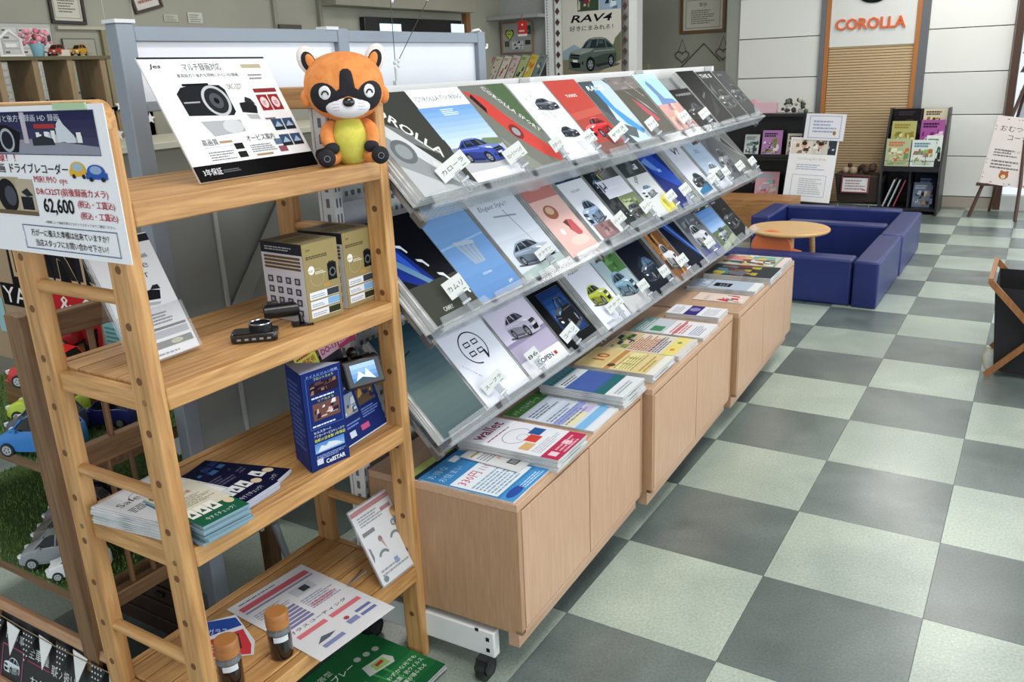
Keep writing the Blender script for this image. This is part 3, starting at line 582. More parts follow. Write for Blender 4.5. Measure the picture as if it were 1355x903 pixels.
# ================================================================ PAPERS ON THE CABINET TOPS  (x out of the rack, y along it)
def sheet_pile(name, label, cat, t0, t1, s0, s1, z, th, art, group='papers on the cabinet tops', rz=0, n=None, mat_=None):
    """reading direction along the rack; top of the page towards the rack"""
    w, L = s1 - s0, t1 - t0; n = n or max(1, round(th / .007)); each = th / n; base = None
    for k in range(n):
        top = k == n - 1
        M = GM @ basis((t1 + (0 if top else rr.uniform(-.004, .004)), s0 + (0 if top else rr.uniform(-.004, .004)), z + k * each), (0, 1, 0), (-1, 0, 0)) @ Matrix.Rotation(math.radians(rz) + (0 if top else rr.uniform(-.01, .01)), 4, 'Z')
        if base is None: base = obj(name, MB().box(0, 0, 0, w, L, each * .94, mat_ or edge_m), None, at=M, world=False); o = base
        else: o = dup(base, M)
        if top:
            set_tags(o, label, cat, group); p = Pr(w, L, .15); art(p); p.put(o, M @ Matrix.Translation((0, 0, each * .94)), 'cover_print')
        else: set_tags(o, '%s copy in the pile under the %s' % (ORD[k], words(label)), cat, 'copies under the ' + label)
    return o
ZC = .5315
def a_330(p):
    p.rect(0, 0, 1, 1, '#3f83bb'); p.rect(.03, .17, .92, .5, '#dfe6ee'); p.rect(0, 0, 1, .14, '#4a94d0'); p.text('お得な', .06, .86, .08, '#a9cdea', w=.4); p.text('お住まい', .06, .74, .08, '#a9cdea', w=.5); p.text('330円', .1, .52, .11, '#c8455a', w=.42, bold=True); p.text('110円', .6, .52, .1, '#c8455a', w=.3)
    p.lines(.08, .2, .8, .28, 7, '#8fa6bd'); p.ell(.25, .08, .2, .05, '#3550a0'); p.rect(.62, .88, .2, .08, '#e6eaee'); p.lines(.4, .03, .55, .08, 3, '#bfdcf2')
def a_card(p):
    p.rect(0, 0, 1, 1, '#d9d9da'); p.rect(.1, .82, .5, .04, '#b08a50'); p.lines(.1, .55, .6, .22, 4, '#8c8e92'); p.text('au', .4, .45, .07, '#e07b2e', w=.2); p.rect(.3, .14, .4, .16, '#2c2e32'); p.rect(.34, .16, .32, .12, '#8e9296'); p.rect(.74, .12, .14, .1, '#3a3c40')
def a_wallet(p):
    p.rect(0, 0, 1, 1, '#e4e4ea'); p.text('wallet', .1, .8, .12, '#8a2f5a', w=.75, bold=True); p.lines(.1, .72, .8, .03, 1, '#8a2f5a'); p.ring(.5, .56, .3, .12, .012, '#6b6e78'); p.ring(.5, .5, .12, .05, .01, '#9a9da6'); p.rect(.66, .38, .25, .12, '#2f5a9a'); p.rect(.4, .34, .25, .12, '#d0453c'); p.rect(.1, .32, .26, .1, '#d6ac72')
    p.lines(.1, .2, .8, .1, 4, '#b9bcc6'); p.rect(0, 0, 1, .17, '#bb3558'); p.rect(.1, .05, .14, .08, '#e9ccd4'); p.rect(.55, .05, .14, .08, '#e9ccd4'); p.lines(.3, .02, .6, .12, 3, '#dfa9b8')
def a_greenmed(p):
    p.rect(0, 0, 1, 1, '#d5dae8'); p.rect(0, .82, 1, .18, '#4f8443'); p.text('メディカルサポート', .06, .86, .08, '#dcead2', w=.85); p.rect(.04, .62, .92, .16, '#c5cddc'); p.lines(.08, .64, .8, .12, 3, '#5c6a7a'); p.rect(.04, .48, .92, .1, '#c8d2dc'); p.rect(0, .36, 1, .08, '#9aa4dc'); p.rect(.04, .24, .6, .1, '#e6ddb0'); p.rect(.66, .24, .3, .1, '#c9b9e2'); p.rect(0, .1, 1, .1, '#7fb9e4'); p.rect(0, 0, 1, .08, '#e3e6ea'); p.lines(.05, .3, .9, .25, 6, '#7a86a8')
def a_bluebk(p):
    p.rect(0, 0, 1, 1, '#4c63a6'); p.rect(0, .8, 1, .2, '#5f8f9a'); p.rect(0, .7, 1, .14, '#cfd5da'); p.lines(.1, .72, .7, .08, 2, '#4b5360'); p.rect(0, .22, 1, .1, '#2f6a6e'); p.rect(0, 0, 1, .22, '#dfe2e6')
    for i in range(9): p.poly([(i / 9, .32), ((i + .5) / 9, .38), ((i + 1) / 9, .32)], '#2f6a6e'); p.poly([(i / 9, .86), ((i + .5) / 9, .93), ((i + 1) / 9, .86)], '#2f6a6e')
    p.lines(.1, .08, .7, .08, 2, '#9aa3b0')
def a_yel(p):
    p.rect(0, 0, 1, 1, '#dcc993'); p.rect(.03, .66, .94, .3, '#d5bd86'); p.text('10', .35, .72, .16, '#b05a30', w=.35, bold=True); p.rect(0, .56, 1, .07, '#c08a52'); p.ell(.2, .58, .08, .05, '#5d4632'); p.lines(.08, .3, .84, .24, 6, '#9a7f50', .4)
    for i in range(3): p.rect(.08 + i * .3, .32, .24, .18, '#e6dc9c'); 
    p.lines(.1, .34, .8, .14, 4, '#8a7a4c', .35); p.rect(0, .0, 1, .1, '#e7e4dc'); p.lines(.1, .14, .8, .1, 2, '#b09050')
def a_mix(p):
    p.rect(0, 0, 1, 1, '#ddd3c4'); p.photo(.04, .7, .92, .28, ['#cbb98a', '#3b4a3a', '#7c9258', '#d5b6a0', '#433a5a'], 22, 3); p.lines(.05, .4, .9, .3, 9, '#b06a4e', .6); p.lines(.05, .28, .9, .14, 4, '#4d5a86', .5); p.rect(0, .08, 1, .16, '#e6d57e'); p.ell(.3, .16, .06, .03, '#d98a3a'); p.ell(.7, .16, .06, .03, '#7a9a4a')
def a_white2(p):
    p.rect(0, 0, 1, 1, '#e3e2e6'); p.rect(0, .82, 1, .18, '#7fa09a'); p.lines(.08, .84, .8, .12, 3, '#d9e4e2'); p.rect(.1, .6, .3, .16, '#3e7f5a'); p.rect(.0, .55, 1, .27, '#c2cad0'); p.rect(.12, .6, .35, .16, '#4a8a64'); p.lines(.1, .3, .8, .2, 5, '#c25a60'); p.rect(.0, .4, 1, .03, '#c87076'); p.lines(.1, .08, .7, .16, 5, '#8e93b0')
def a_ticket(p):
    p.rect(0, 0, 1, 1, '#e4e4e8'); p.rect(0, .42, 1, .25, '#3d2f78'); p.ell(.6, .55, .2, .1, '#8f86b8'); p.lines(.1, .75, .8, .18, 5, '#a7a9b4'); p.lines(.1, .1, .8, .25, 6, '#b4b6c0')
def a_red(p):
    p.rect(0, 0, 1, 1, '#e2cfc4'); p.photo(.0, .05, 1, .5, ['#e2cfc4', '#c0383c', '#e9e0da', '#7f8aa6', '#c0383c'], 16, 8); p.text('キャンペーン', .1, .7, .12, '#b9605a', w=.7)
def a_bb(p):
    p.rect(0, 0, 1, 1, '#b3bfcf'); p.rect(.25, .4, .4, .25, '#17191e'); p.lines(.3, .45, .3, .14, 3, '#8f9299'); p.rect(0, 0, 1, .12, '#e0e2e4'); p.photo(0, .7, 1, .3, ['#8e99a8', '#a9b8cc', '#c0cbd8'], 8, 4)
def a_mag(p):
    p.rect(0, 0, 1, 1, '#c9c4b4'); p.photo(0, 0, 1, 1, ['#c9c4b4', '#d8b54c', '#3b5c66', '#d9868f', '#8a5c34', '#7fb0a6', '#e5e0d4'], 34, 31); p.rect(0, 0, 1, .1, '#e6cdc8'); p.rect(0, .1, 1, .04, '#7fae9a')
def a_mag2(p):
    p.rect(0, 0, 1, 1, '#3a3d42'); p.photo(0, .1, 1, .8, ['#3a3d42', '#6a6d70', '#b3a23e', '#7c3f34', '#4f7c86'], 22, 13)
sheet_pile('magazine', 'pale green edged booklet poking out behind the blue price leaflet', 'booklet', -.345, -.29, .02, .22, ZC, .004, lambda p: p.rect(0, 0, 1, 1, '#a9b36a').rect(0, 0, 1, .5, '#26303a'))
sheet_pile('leaflet', 'blue leaflet with red 330 price lying at the near cabinet corner', 'leaflet', -.3, -.018, .022, .214, ZC, .006, a_330)
sheet_pile('leaflet', 'narrow white leaflet with a tablet lying askew on the blue price leaflet', 'leaflet', -.27, -.083, .158, .258, ZC + .0075, .002, a_card, rz=-4)
sheet_pile('booklet', 'thick pile of white and crimson booklets with big maroon lettering', 'booklet', -.3, .006, .215, .392, ZC, .035, a_wallet)
sheet_pile('leaflet', 'green-topped medical leaflet with pale blue bands on the near cabinet', 'leaflet', -.31, -.012, .475, .66, ZC, .006, a_greenmed)
sheet_pile('leaflet', 'second green-topped leaflet beside the medical one, partly covered', 'leaflet', -.31, -.03, .665, .72, ZC, .004, a_greenmed)
sheet_pile('booklet', 'tall pile of blue and teal booklets at the end of the near cabinet', 'booklet', -.285, -.002, .67, .85, ZC, .04, a_bluebk)
sheet_pile('leaflet', 'cream leaflet with large brown 10 on the middle cabinet', 'leaflet', -.285, .003, .915, 1.12, ZC, .028, a_yel)
sheet_pile('leaflet', 'crowded yellow and orange leaflet in the middle of the second cabinet', 'leaflet', -.28, .008, 1.15, 1.36, ZC, .018, a_mix)
sheet_pile('leaflet', 'white leaflet with green box and red lines on the second cabinet', 'leaflet', -.275, .016, 1.4, 1.59, ZC, .012, a_white2)
sheet_pile('ticket_bundle', 'small white bundle with a purple band at the end of the second cabinet', 'paper bundle', -.22, .0, 1.65, 1.785, ZC, .022, a_ticket, n=1)
sheet_pile('leaflet', 'thin leaflet with red figures at the near end of the third cabinet', 'leaflet', -.205, .015, 1.95, 2.075, ZC, .003, a_red)
sheet_pile('booklet', 'blue-grey booklet with a black square on the third cabinet', 'booklet', -.28, .03, 2.1, 2.26, ZC, .02, a_bb)
sheet_pile('magazine', 'dark colourful magazine in the pile on the third cabinet', 'magazine', -.27, .045, 2.32, 2.54, ZC, .03, a_mag2)
sheet_pile('magazine', 'bright crowded magazine with pink edge at the far end of the cabinets', 'magazine', -.27, .04, 2.55, 2.78, ZC, .03, a_mag)

# ================================================================ PINE SHELF
XF, XK, YN, YR = -.25, -.6, -1.475, -.786
ps = T('pine_shelf', 'open pine shelving unit with ladder ends and four slatted shelves, nearest the camera', 'shelf', ((XF + XK) / 2, (YN + YR) / 2, 0))
PT, PW, HT = .03, .056, 1.51
hm = pm('#6b4522', .7)
for y0 in (YN, YR - PT):
    for x0 in (XF - PW, XK):
        po = obj('post', MB().box(x0, y0, 0, x0 + PW, y0 + PT, HT - .045, pine[2]), ps, bevel=.004)
        hb = MB(); sb = MB()
        for k in range(13):
            z = 1.335 - .1 * k
            if z > .04: hb.cyl((x0 + PW / 2, y0 - .0006, z), (x0 + PW / 2, y0 + .01, z), .0075, hm, 12)
        for z in (1.325, .995, .67, .27): sb.cyl((x0 + PW / 2 + .003, y0 - .0012, z), (x0 + PW / 2 + .003, y0 + .01, z), .0055, pm('#a8895a', .3, .8), 10)
        obj('screw_hole', hb, po, kind='stuff'); obj('screw', sb, po, kind='stuff')
    # rounded cap rail on the ladder end
    R_ = .035; pts = [(XK, HT - .05)]
    for a in range(0, 91, 15): pts.append((XK + R_ - R_ * math.cos(math.radians(a)), HT - R_ + R_ * math.sin(math.radians(a))))
    for a in range(90, -1, -15): pts.append((XF - R_ + R_ * math.cos(math.radians(a)), HT - R_ + R_ * math.sin(math.radians(a))))
    pts.append((XF, HT - .05)); obj('cap_rail', MB().prism([(p[0], p[1]) for p in pts], y0, y0 + PT, pine[0], 1), ps, bevel=.003)
    for z in (1.18, .8, .43): obj('rung', MB().cyl((XK + PW - .004, y0 + PT / 2, z), (XF - PW + .004, y0 + PT / 2, z), .0125, pine[0], 14), ps)
LV = [1.345, 1.015, .692, .288]
for z in LV:
    sh_ = obj('shelf', MB().box(XF - .024, YN + PT, z - .042, XF - .0, YR - PT, z, pine[1]).box(XK, YN + PT, z - .042, XK + .024, YR - PT, z, pine[1]), ps, bevel=.003)
    n = 5; x0 = XK + .026; w = (XF - .026 - x0) / n; base = None
    for k in range(n):
        M = Matrix.Translation((x0 + k * w, YN + PT, z - .016))
        if base is None: base = obj('slat', MB().box(.0015, 0, 0, w - .0015, YR - YN - 2 * PT, .015, pine[1]), sh_, at=M, world=False, bevel=.002)
        else: dup(base, M, sh_)
    for y0 in (YN + .008, YR - .022): obj('end_rail', MB().box(XK + PW, y0, z - .045, XF - PW, y0 + .02, z - (.0 if z == LV[2] else .006), pine[0]), sh_, bevel=.002)

# ---- price poster on the ladder end
PM = basis((-.64, YN - .003, 1.247), (1, 0, .008), (0, 0, 1)) 
pp = obj('price_poster', MB().box(0, 0, -.0012, .412, .256, .0, paper), None, at=PM, world=False, label='white price poster with night city photo, taped on the left end of the pine shelf', category='poster')
p = Pr(.412, .256, .3); R2 = random.Random(4)
p.grad(.03, .69, .9, .27, '#4a4a60', '#26264a', 5); p.poly([(.03, .69), (.93, .69), (.93, .74), (.5, .79), (.03, .76)], '#8f8f9c')
for i in range(26):
    x = .5 + R2.random() * .34; p.rect(x, .765, .012 + R2.random() * .02, .015 + R2.random() * .08 * (1 - abs(x - .66) * 2), R2.choice(['#c3c6cc', '#e4e4e0', '#9aa0ac']))
p.poly([(.66, .77), (.67, .88), (.7, .92), (.72, .88), (.78, .81), (.79, .77)], '#c9d0d4'); p.rect(.42, .76, .035, .2, '#b9aeb8'); p.poly([(.48, .745), (.64, .75), (.63, .79), (.56, .81), (.48, .79)], '#30323a')
p.poly([(.12, .7), (.36, .7), (.4, .83), (.3, .88), (.12, .88)], '#17181e'); p.ell(.29, .78, .055, .08, '#a4a7ae'); p.ell(.29, .78, .042, .06, '#22242c'); p.text('前方と後方を録画 HD 録画', .2, .9, .045, '#c7ccd8', w=.5); p.rect(.51, .855, .15, .028, '#a33a3c')
p.frame(.025, .685, .91, .28, .003, '#3c4660'); p.text('に記録！！', .06, .635, .055, '#b02a30', w=.26, bold=True); p.text('録画', .1, .56, .065, '#232326', w=.12, bold=True); p.text('ドライブレコーダー', .26, .56, .07, '#1c1c20', w=.43, bold=True)
p.rect(.0, .27, .3, .26, '#a89a80'); p.ell(.2, .4, .08, .12, '#1b1c20'); p.ell(.22, .4, .045, .07, '#4a4d55'); p.rect(.28, .27, .13, .25, '#b3a68e'); p.rect(.3, .31, .09, .09, '#222428'); p.poly([(.31, .43), (.36, .46), (.4, .41), (.35, .4)], '#2a2c30'); p.rect(0, .27, .41, .03, '#6d5a44')
p.text('MIRUMO eye', .43, .488, .058, '#b02a30', w=.24); p.text('DRC32ST(前後録画カメラ)', .43, .41, .062, '#b02a30', w=.5, bold=True); p.text('62,600', .46, .285, .115, '#1a1a1c', w=.22, bold=True)
p.text('(税込・工賃込)', .71, .34, .058, '#b02a30', w=.25, bold=True); p.text('(税込・工賃込)', .715, .265, .058, '#b02a30', w=.25, bold=True)
p.text('※車種により価格が異なりますのでスタッフまでご確認ください。', .45, .225, .02, '#3c3c40', w=.49)
p.frame(.26, .035, .68, .17, .004, '#4a5f86'); p.poly([(.264, .1), (.22, .135), (.264, .16)], '#e6e8ea')
p.text('万が一に備えた準備は出来ていますか？', .32, .128, .05, '#1f1f22', w=.56, bold=True); p.text('当店スタッフにお問い合わせ下さい！', .34, .058, .05, '#1f1f22', w=.52, bold=True)
def minicar(p, x, y, w, h, c, g):
    p.ell(x + w * .5, y + h * .55, w * .42, h * .42, c); p.rect(x, y + h * .12, w, h * .38, c); p.ell(x + w * .5, y + h * .65, w * .28, h * .24, g); p.ell(x + w * .22, y + h * .12, w * .1, h * .14, '#2c2c34'); p.ell(x + w * .78, y + h * .12, w * .1, h * .14, '#2c2c34')
minicar(p, .7, .54, .12, .11, '#d8ac3c', '#9fb9c6'); minicar(p, .81, .525, .14, .11, '#3458a6', '#8fa6c8')
p.put(pp, PM)
obj('tape', MB().box(-.36, YN - .006, 1.498, -.27, YN - .003, 1.508, pm('#a8c49a', .6)), pp)

# ---- dash-cam display board leaning on the top shelf
LN = math.atan2(.228, .128)
AM = basis((-.322, -1.248, 1.349), (-.04, 1, 0), (-.128, 0, .228))
ab = obj('display_board', MB().box(0, 0, -.004, .322, .262, 0, pm('#e9e9ea', .35)), None, at=AM, world=False, label='white dash camera advertising board with black foot, leaning on the top shelf', category='display board')
p = Pr(.322, .262, .3)
p.rect(0, 0, 1, .125, '#0c0c0e'); p.rect(0, .985, 1, .015, '#2b2c30'); p.text('Jes', .05, .9, .045, '#2a2b30', w=.08, bold=True, slant=.2); p.text('マルチ録画対応', .29, .885, .065, '#2c2d32', w=.3); p.text('車両前方と後方を同時にFULL HD録画', .22, .83, .032, '#3c3d42', w=.48)
p.rect(.76, .9, .17, .035, '#b8ab92'); p.lines(.78, .8, .15, .06, 2, '#8b8d92'); p.text('DRC-32ST', .56, .72, .045, '#6a5a4a', w=.12)
p.poly([(.16, .52), (.5, .5), (.53, .53), (.53, .72), (.5, .76), (.3, .77), (.2, .75), (.15, .7)], '#202226'); p.rect(.22, .76, .2, .02, '#15161a'); p.ell(.42, .63, .105, .13, '#b6b9bd', 28); p.ell(.42, .63, .085, .108, '#25272c', 28); p.ell(.42, .63, .05, .065, '#4c4f56', 20); p.ell(.42, .63, .02, .026, '#121317'); p.rect(.17, .62, .12, .012, '#9ea2a8')
p.poly([(.22, .47), (.53, .46), (.53, .36), (.27, .34)], '#a6a8ac'); p.ell(.45, .41, .08, .06, '#c5c7ca', 20)
p.poly([(.58, .52), (.7, .5), (.72, .56), (.69, .61), (.59, .6)], '#232529'); p.poly([(.64, .61), (.72, .58), (.7, .63), (.66, .65)], '#2e3034'); p.poly([(.6, .5), (.7, .49), (.7, .45), (.62, .46)], '#aeb0b4')
p.text('高画質', .15, .27, .055, '#1c1d20', w=.12); p.rect(.28, .28, .1, .02, '#a58a68'); p.rect(.12, .255, .28, .003, '#9a9ca0'); p.lines(.16, .15, .2, .08, 4, '#85878c'); p.rect(.38, .22, .07, .05, '#1f2320'); p.rect(.38, .15, .07, .05, '#1f2320')
p.text('オービス案内', .5, .27, .055, '#1c1d20', w=.24); p.lines(.5, .18, .22, .07, 4, '#85878c'); p.rect(.52, .145, .14, .018, '#a58a68'); p.rect(.72, .22, .07, .05, '#5c7088'); p.rect(.73, .155, .07, .05, '#8a5060')
p.rect(.76, .68, .2, .035, '#8a2e34')
for i in range(2): p.rect(.76 + .1 * i, .52, .09, .14, '#93242c'); p.ell(.805 + .1 * i, .59, .032, .05, '#e0c9ca'); p.lines(.79 + .1 * i, .57, .03, .04, 3, '#93242c')
for i in range(2):
    for j in range(2): p.rect(.78 + .1 * i, .2 + .14 * j, .09, .1, '#3b4f6c'); p.rect(.78 + .1 * i, .2 + .14 * j, .09, .035, '#23292e'); p.poly([(.79 + .1 * i, .23 + .14 * j), (.83 + .1 * i, .28 + .14 * j), (.86 + .1 * i, .23 + .14 * j)], '#9fb3c8')
p.lines(.74, .44, .1, .03, 1, '#7d6a70'); p.text('3年保証', .05, .04, .055, '#e9e9ea', w=.14); p.lines(.2, .05, .15, .03, 2, '#6a6c70')
p.put(ab, AM)
obj('easel_back', MB().prism([(-.35, 1.347), (-.44, 1.347), (-.41, 1.47)], -1.12, -1.117, pm('#d4d4d6', .5), 1), ab)

# ---- plush toy, one body with paws, ears and face patches
OR, DKP, YEL, CRM = [ramp_mat('plush_' + n, [(.35, a), (.65, b)], (1, 1, 1), 60, 3, .9, .35, False) for n, a, b in (('orange', '#d5803f', '#e0914f'), ('dark', '#17161c', '#211f26'), ('yellow', '#c3bb4a', '#d0c858'), ('cream', '#dcd3ce', '#e6dfda'))]
PLM = Matrix.Translation((-.283, -.872, 1.345)) @ Matrix.Rotation(math.radians(47), 4, 'Z') @ Matrix.Scale(1.03, 4)     # local -y is forward
pl = T('plush_toy', 'orange plush animal with dark eye mask and yellow belly sitting on the top shelf', 'plush toy', mat=PLM)
def L_(mb): mb.M = PLM; return mb
def headf(v):
    # wide, flat topped, narrower below
    t_ = v.z / .07; x = v.x * (1.0 + .12 * abs(t_) ** 2 * (1 if t_ > 0 else .6)); return Vector((x, v.y * (1 + .1 * t_ * t_), v.z))
HC = (0, -.005, .158)
obj('body', L_(MB()).ball((0, 0, .05), (.043, .04, .058), OR, 24, 16, lambda v: Vector((v.x * (1.06 - .0 - .25 * max(0, v.z / .06)), v.y, v.z))), pl)
obj('belly', L_(MB()).ball((0, -.008, .05), (.041, .0385, .056), YEL, 24, 16, lambda v: Vector((v.x * (1 - .15 * max(0, v.z / .06)), v.y, v.z))), pl)
obj('head', L_(MB()).ball(HC, (.083, .062, .07), OR, 32, 20, headf), pl)
def on_head(x, z, e=.0):
    # point on the face of the head at local x,z
    t_ = z / .07; k = 1.0 + .12 * abs(t_) ** 2 * (1 if t_ > 0 else .6); a = (x / (.083 * k)) ** 2 + (z / .07) ** 2
    return Vector((HC[0] + x, HC[1] - .062 * (1 + .1 * t_ * t_) * math.sqrt(max(0.0, 1 - a)) - e, HC[2] + z))
def patch(name, pts, mat, e, par, rings=4, th=.0):
    cx = sum(p[0] for p in pts) / len(pts); cz = sum(p[1] for p in pts) / len(pts); n = len(pts); vs = [on_head(cx, cz, e)]; fs = []
    for r in range(1, rings + 1):
        for p_ in pts: vs.append(on_head(cx + (p_[0] - cx) * r / rings, cz + (p_[1] - cz) * r / rings, e if r < rings else e * .3))
    for i in range(n): fs.append((0, 1 + i, 1 + (i + 1) % n))
    for r in range(rings - 1):
        for i in range(n): fs.append((1 + r * n + i, 1 + (r + 1) * n + i, 1 + (r + 1) * n + (i + 1) % n, 1 + r * n + (i + 1) % n))
    mb = L_(MB()); mb.add(vs, fs, mat); return obj(name, mb, par)
def el(cx, cz, rx, rz, n=18, rot=0):
    return [(cx + rx * math.cos(2 * math.pi * i / n) * math.cos(rot) - rz * math.sin(2 * math.pi * i / n) * math.sin(rot), cz + rx * math.cos(2 * math.pi * i / n) * math.sin(rot) + rz * math.sin(2 * math.pi * i / n) * math.cos(rot)) for i in range(n)]
for sg_ in (-1, 1):
    patch('eye_patch', el(.045 * sg_, -.02, .026, .032, 20, sg_ * -.6), DKP, .0022, pl)
    patch('eye_white', el(.045 * sg_, -.01, .0125, .0145), pm('#e8e8ea', .6), .0042, pl)
    mb = L_(MB()); mb.tube([on_head(.045 * sg_ + .0062 * math.cos(math.radians(a)), -.014 + .0072 * math.sin(math.radians(a)), .0052) for a in range(0, 181, 20)], .0016, DKP, 6); obj('eye', mb, pl)
    # ears
    EM = PLM @ Matrix.Translation((.066 * sg_, .0, .205)) @ Matrix.Rotation(math.radians(20 * sg_), 4, 'Y')
    mb = MB(); mb.M = EM; mb.ball((0, 0, .008), (.021, .011, .03), CRM, 20, 12); ea = obj('ear', mb, pl)
    mb = MB(); mb.M = EM; mb.ball((0, -.007, .005), (.0145, .007, .0215), DKP, 16, 10); obj('inner_ear', mb, ea)
    mb = MB(); mb.M = EM; mb.ball((-.003 * sg_, -.0105, .0035), (.0095, .006, .0165), OR, 16, 10); obj('inner_ear', mb, ea)
    # arm and foot
    mb = L_(MB()); mb.tube([(.028 * sg_, -.0, .088), (.046 * sg_, -.012, .074), (.05 * sg_, -.03, .052), (.04 * sg_, -.044, .036)], [.012, .0155, .0155, .012], OR, 14); ar = obj('arm', mb, pl, sub=1)
    mb = L_(MB()); mb.ball((.041 * sg_, -.044, .036), (.016, .014, .013), DKP, 16, 10); obj('paw', mb, ar)
    mb = L_(MB()); mb.tube([(.03 * sg_, -.018, .018), (.045 * sg_, -.04, .016), (.052 * sg_, -.056, .017)], [.018, .016, .013], OR, 14); lg = obj('leg', mb, pl, sub=1)
    mb = L_(MB()); mb.ball((.055 * sg_, -.066, .019), (.0185, .014, .0185), DKP, 18, 12); ft = obj('foot', mb, lg)
    mb = L_(MB()); mb.tube([(.055 * sg_ + .006 * math.cos(a), -.0805, .019 + .006 * math.sin(a)) for a in [i * math.pi / 6 for i in range(13)]], .0008, pm('#7c7a82', .7), 5); obj('stitching', mb, ft)
patch('brow_stripe', [(-.013, .022), (-.011, .03), (-.005, .035), (.005, .035), (.011, .03), (.013, .022), (.016, -.004), (.03, -.012), (.034, -.03), (-.034, -.03), (-.03, -.012), (-.016, -.004)], DKP, .0026, pl, 5)
obj('muzzle', L_(MB()).ball((0, -.044, .12), (.046, .026, .025), pm('#e2dfe4', .9), 24, 14), pl)
obj('nose', L_(MB()).ball((0, -.071, .128), (.0125, .007, .0095), pm('#08080a', .15, 0, .6, .5), 18, 12), pl)
wk = L_(MB())
for sg_ in (-1, 1):
    for k in range(4):
        z = .131 - k * .0058
        def mz(x, zz): a = (x / .046) ** 2 + ((zz - .12) / .025) ** 2; return (x, -.044 - .0263 * math.sqrt(max(.01, 1 - a)), zz)
        wk.tube([mz(.019 * sg_, z), mz(.026 * sg_, z + .0005 - k * .0004), mz(.033 * sg_, z + .001 - k * .0008)], .00045, pm('#9a98a0', .8), 4)
obj('whisker', wk, pl)
for sg_ in (-1, 1): obj('cheek_tuft', L_(MB()).ball((.08 * sg_, -.004, .138), (.012, .012, .018), OR, 14, 10), pl)
obj('tail', L_(MB()).tube([(-.02, .03, .02), (-.05, .035, .018), (-.065, .02, .02)], [.014, .016, .012], DKP, 12), pl)

# ---- second shelf: leaflet holder, boxes, cameras
Z2 = LV[1]
hd = T('leaflet_holder', 'clear acrylic holder with white dash camera leaflets on the second shelf', 'leaflet holder', (-.4, -1.34, Z2))
HM = basis((-.385, -1.41, Z2 + .004), (-.06, 1, 0), (-.11, 0, .226))
h = MB(); h.M = HM; h.box(0, 0, -.0045, .152, .23, -.002, clear).box(0, 0, .012, .152, .1, .0145, clear).box(0, -.002, -.004, .152, 0, .0145, clear).box(0, 0, -.002, .002, .1, .012, clear).box(.15, 0, -.002, .152, .1, .012, clear); obj('holder', h, hd)
h = MB(); h.add([(-.44, -1.4, Z2 + .001), (-.5, -1.4, Z2 + .001), (-.46, -1.4, Z2 + .15), (-.44, -1.26, Z2 + .001), (-.5, -1.26, Z2 + .001), (-.46, -1.26, Z2 + .15)], [(1, 2, 5, 4)], clear); obj('prop', h, hd)
for k in range(4):
    M = HM @ Matrix.Translation((.005 + .001 * (k % 2), .002, -.0015 + k * .0028))
    lf = obj('leaflet', MB().box(0, 0, 0, .142, .25, .0022, paper), None, at=M, world=False, label=('white dash camera leaflet at the front of the acrylic holder' if k == 3 else ['rearmost', 'second from the back', 'second from the front'][k] + ' of the leaflets in the acrylic holder'), category='leaflet', group='leaflets in the holder' if k < 3 else None)
    if k == 3:
        p = Pr(.142, .25); p.rect(0, .93, 1, .06, '#2a2c34'); p.text('HD 録画', .45, .8, .035, '#43464e', w=.4); p.text('eye', .5, .7, .06, '#7b7e86', w=.3); p.text('ST', .6, .64, .04, '#3c3e44', w=.14); p.poly([(.42, .47), (.75, .45), (.8, .52), (.66, .54), (.45, .53)], '#1e2024'); p.poly([(.66, .54), (.82, .53), (.8, .57), (.72, .57)], '#2a2c30'); p.poly([(.46, .45), (.74, .43), (.7, .41), (.5, .42)], '#b5b7ba')
        p.lines(.45, .26, .35, .1, 4, '#60636a'); p.rect(.04, .215, .92, .02, '#4a3c34'); p.rect(.04, .15, .92, .055, '#a7abb1'); p.rect(.04, .07, .92, .055, '#5b5c52'); p.ell(.7, .1, .1, .02, '#b5b08a'); p.lines(.1, .02, .8, .03, 1, '#8a8c92'); p.put(lf, M @ Matrix.Translation((0, 0, .0022)))
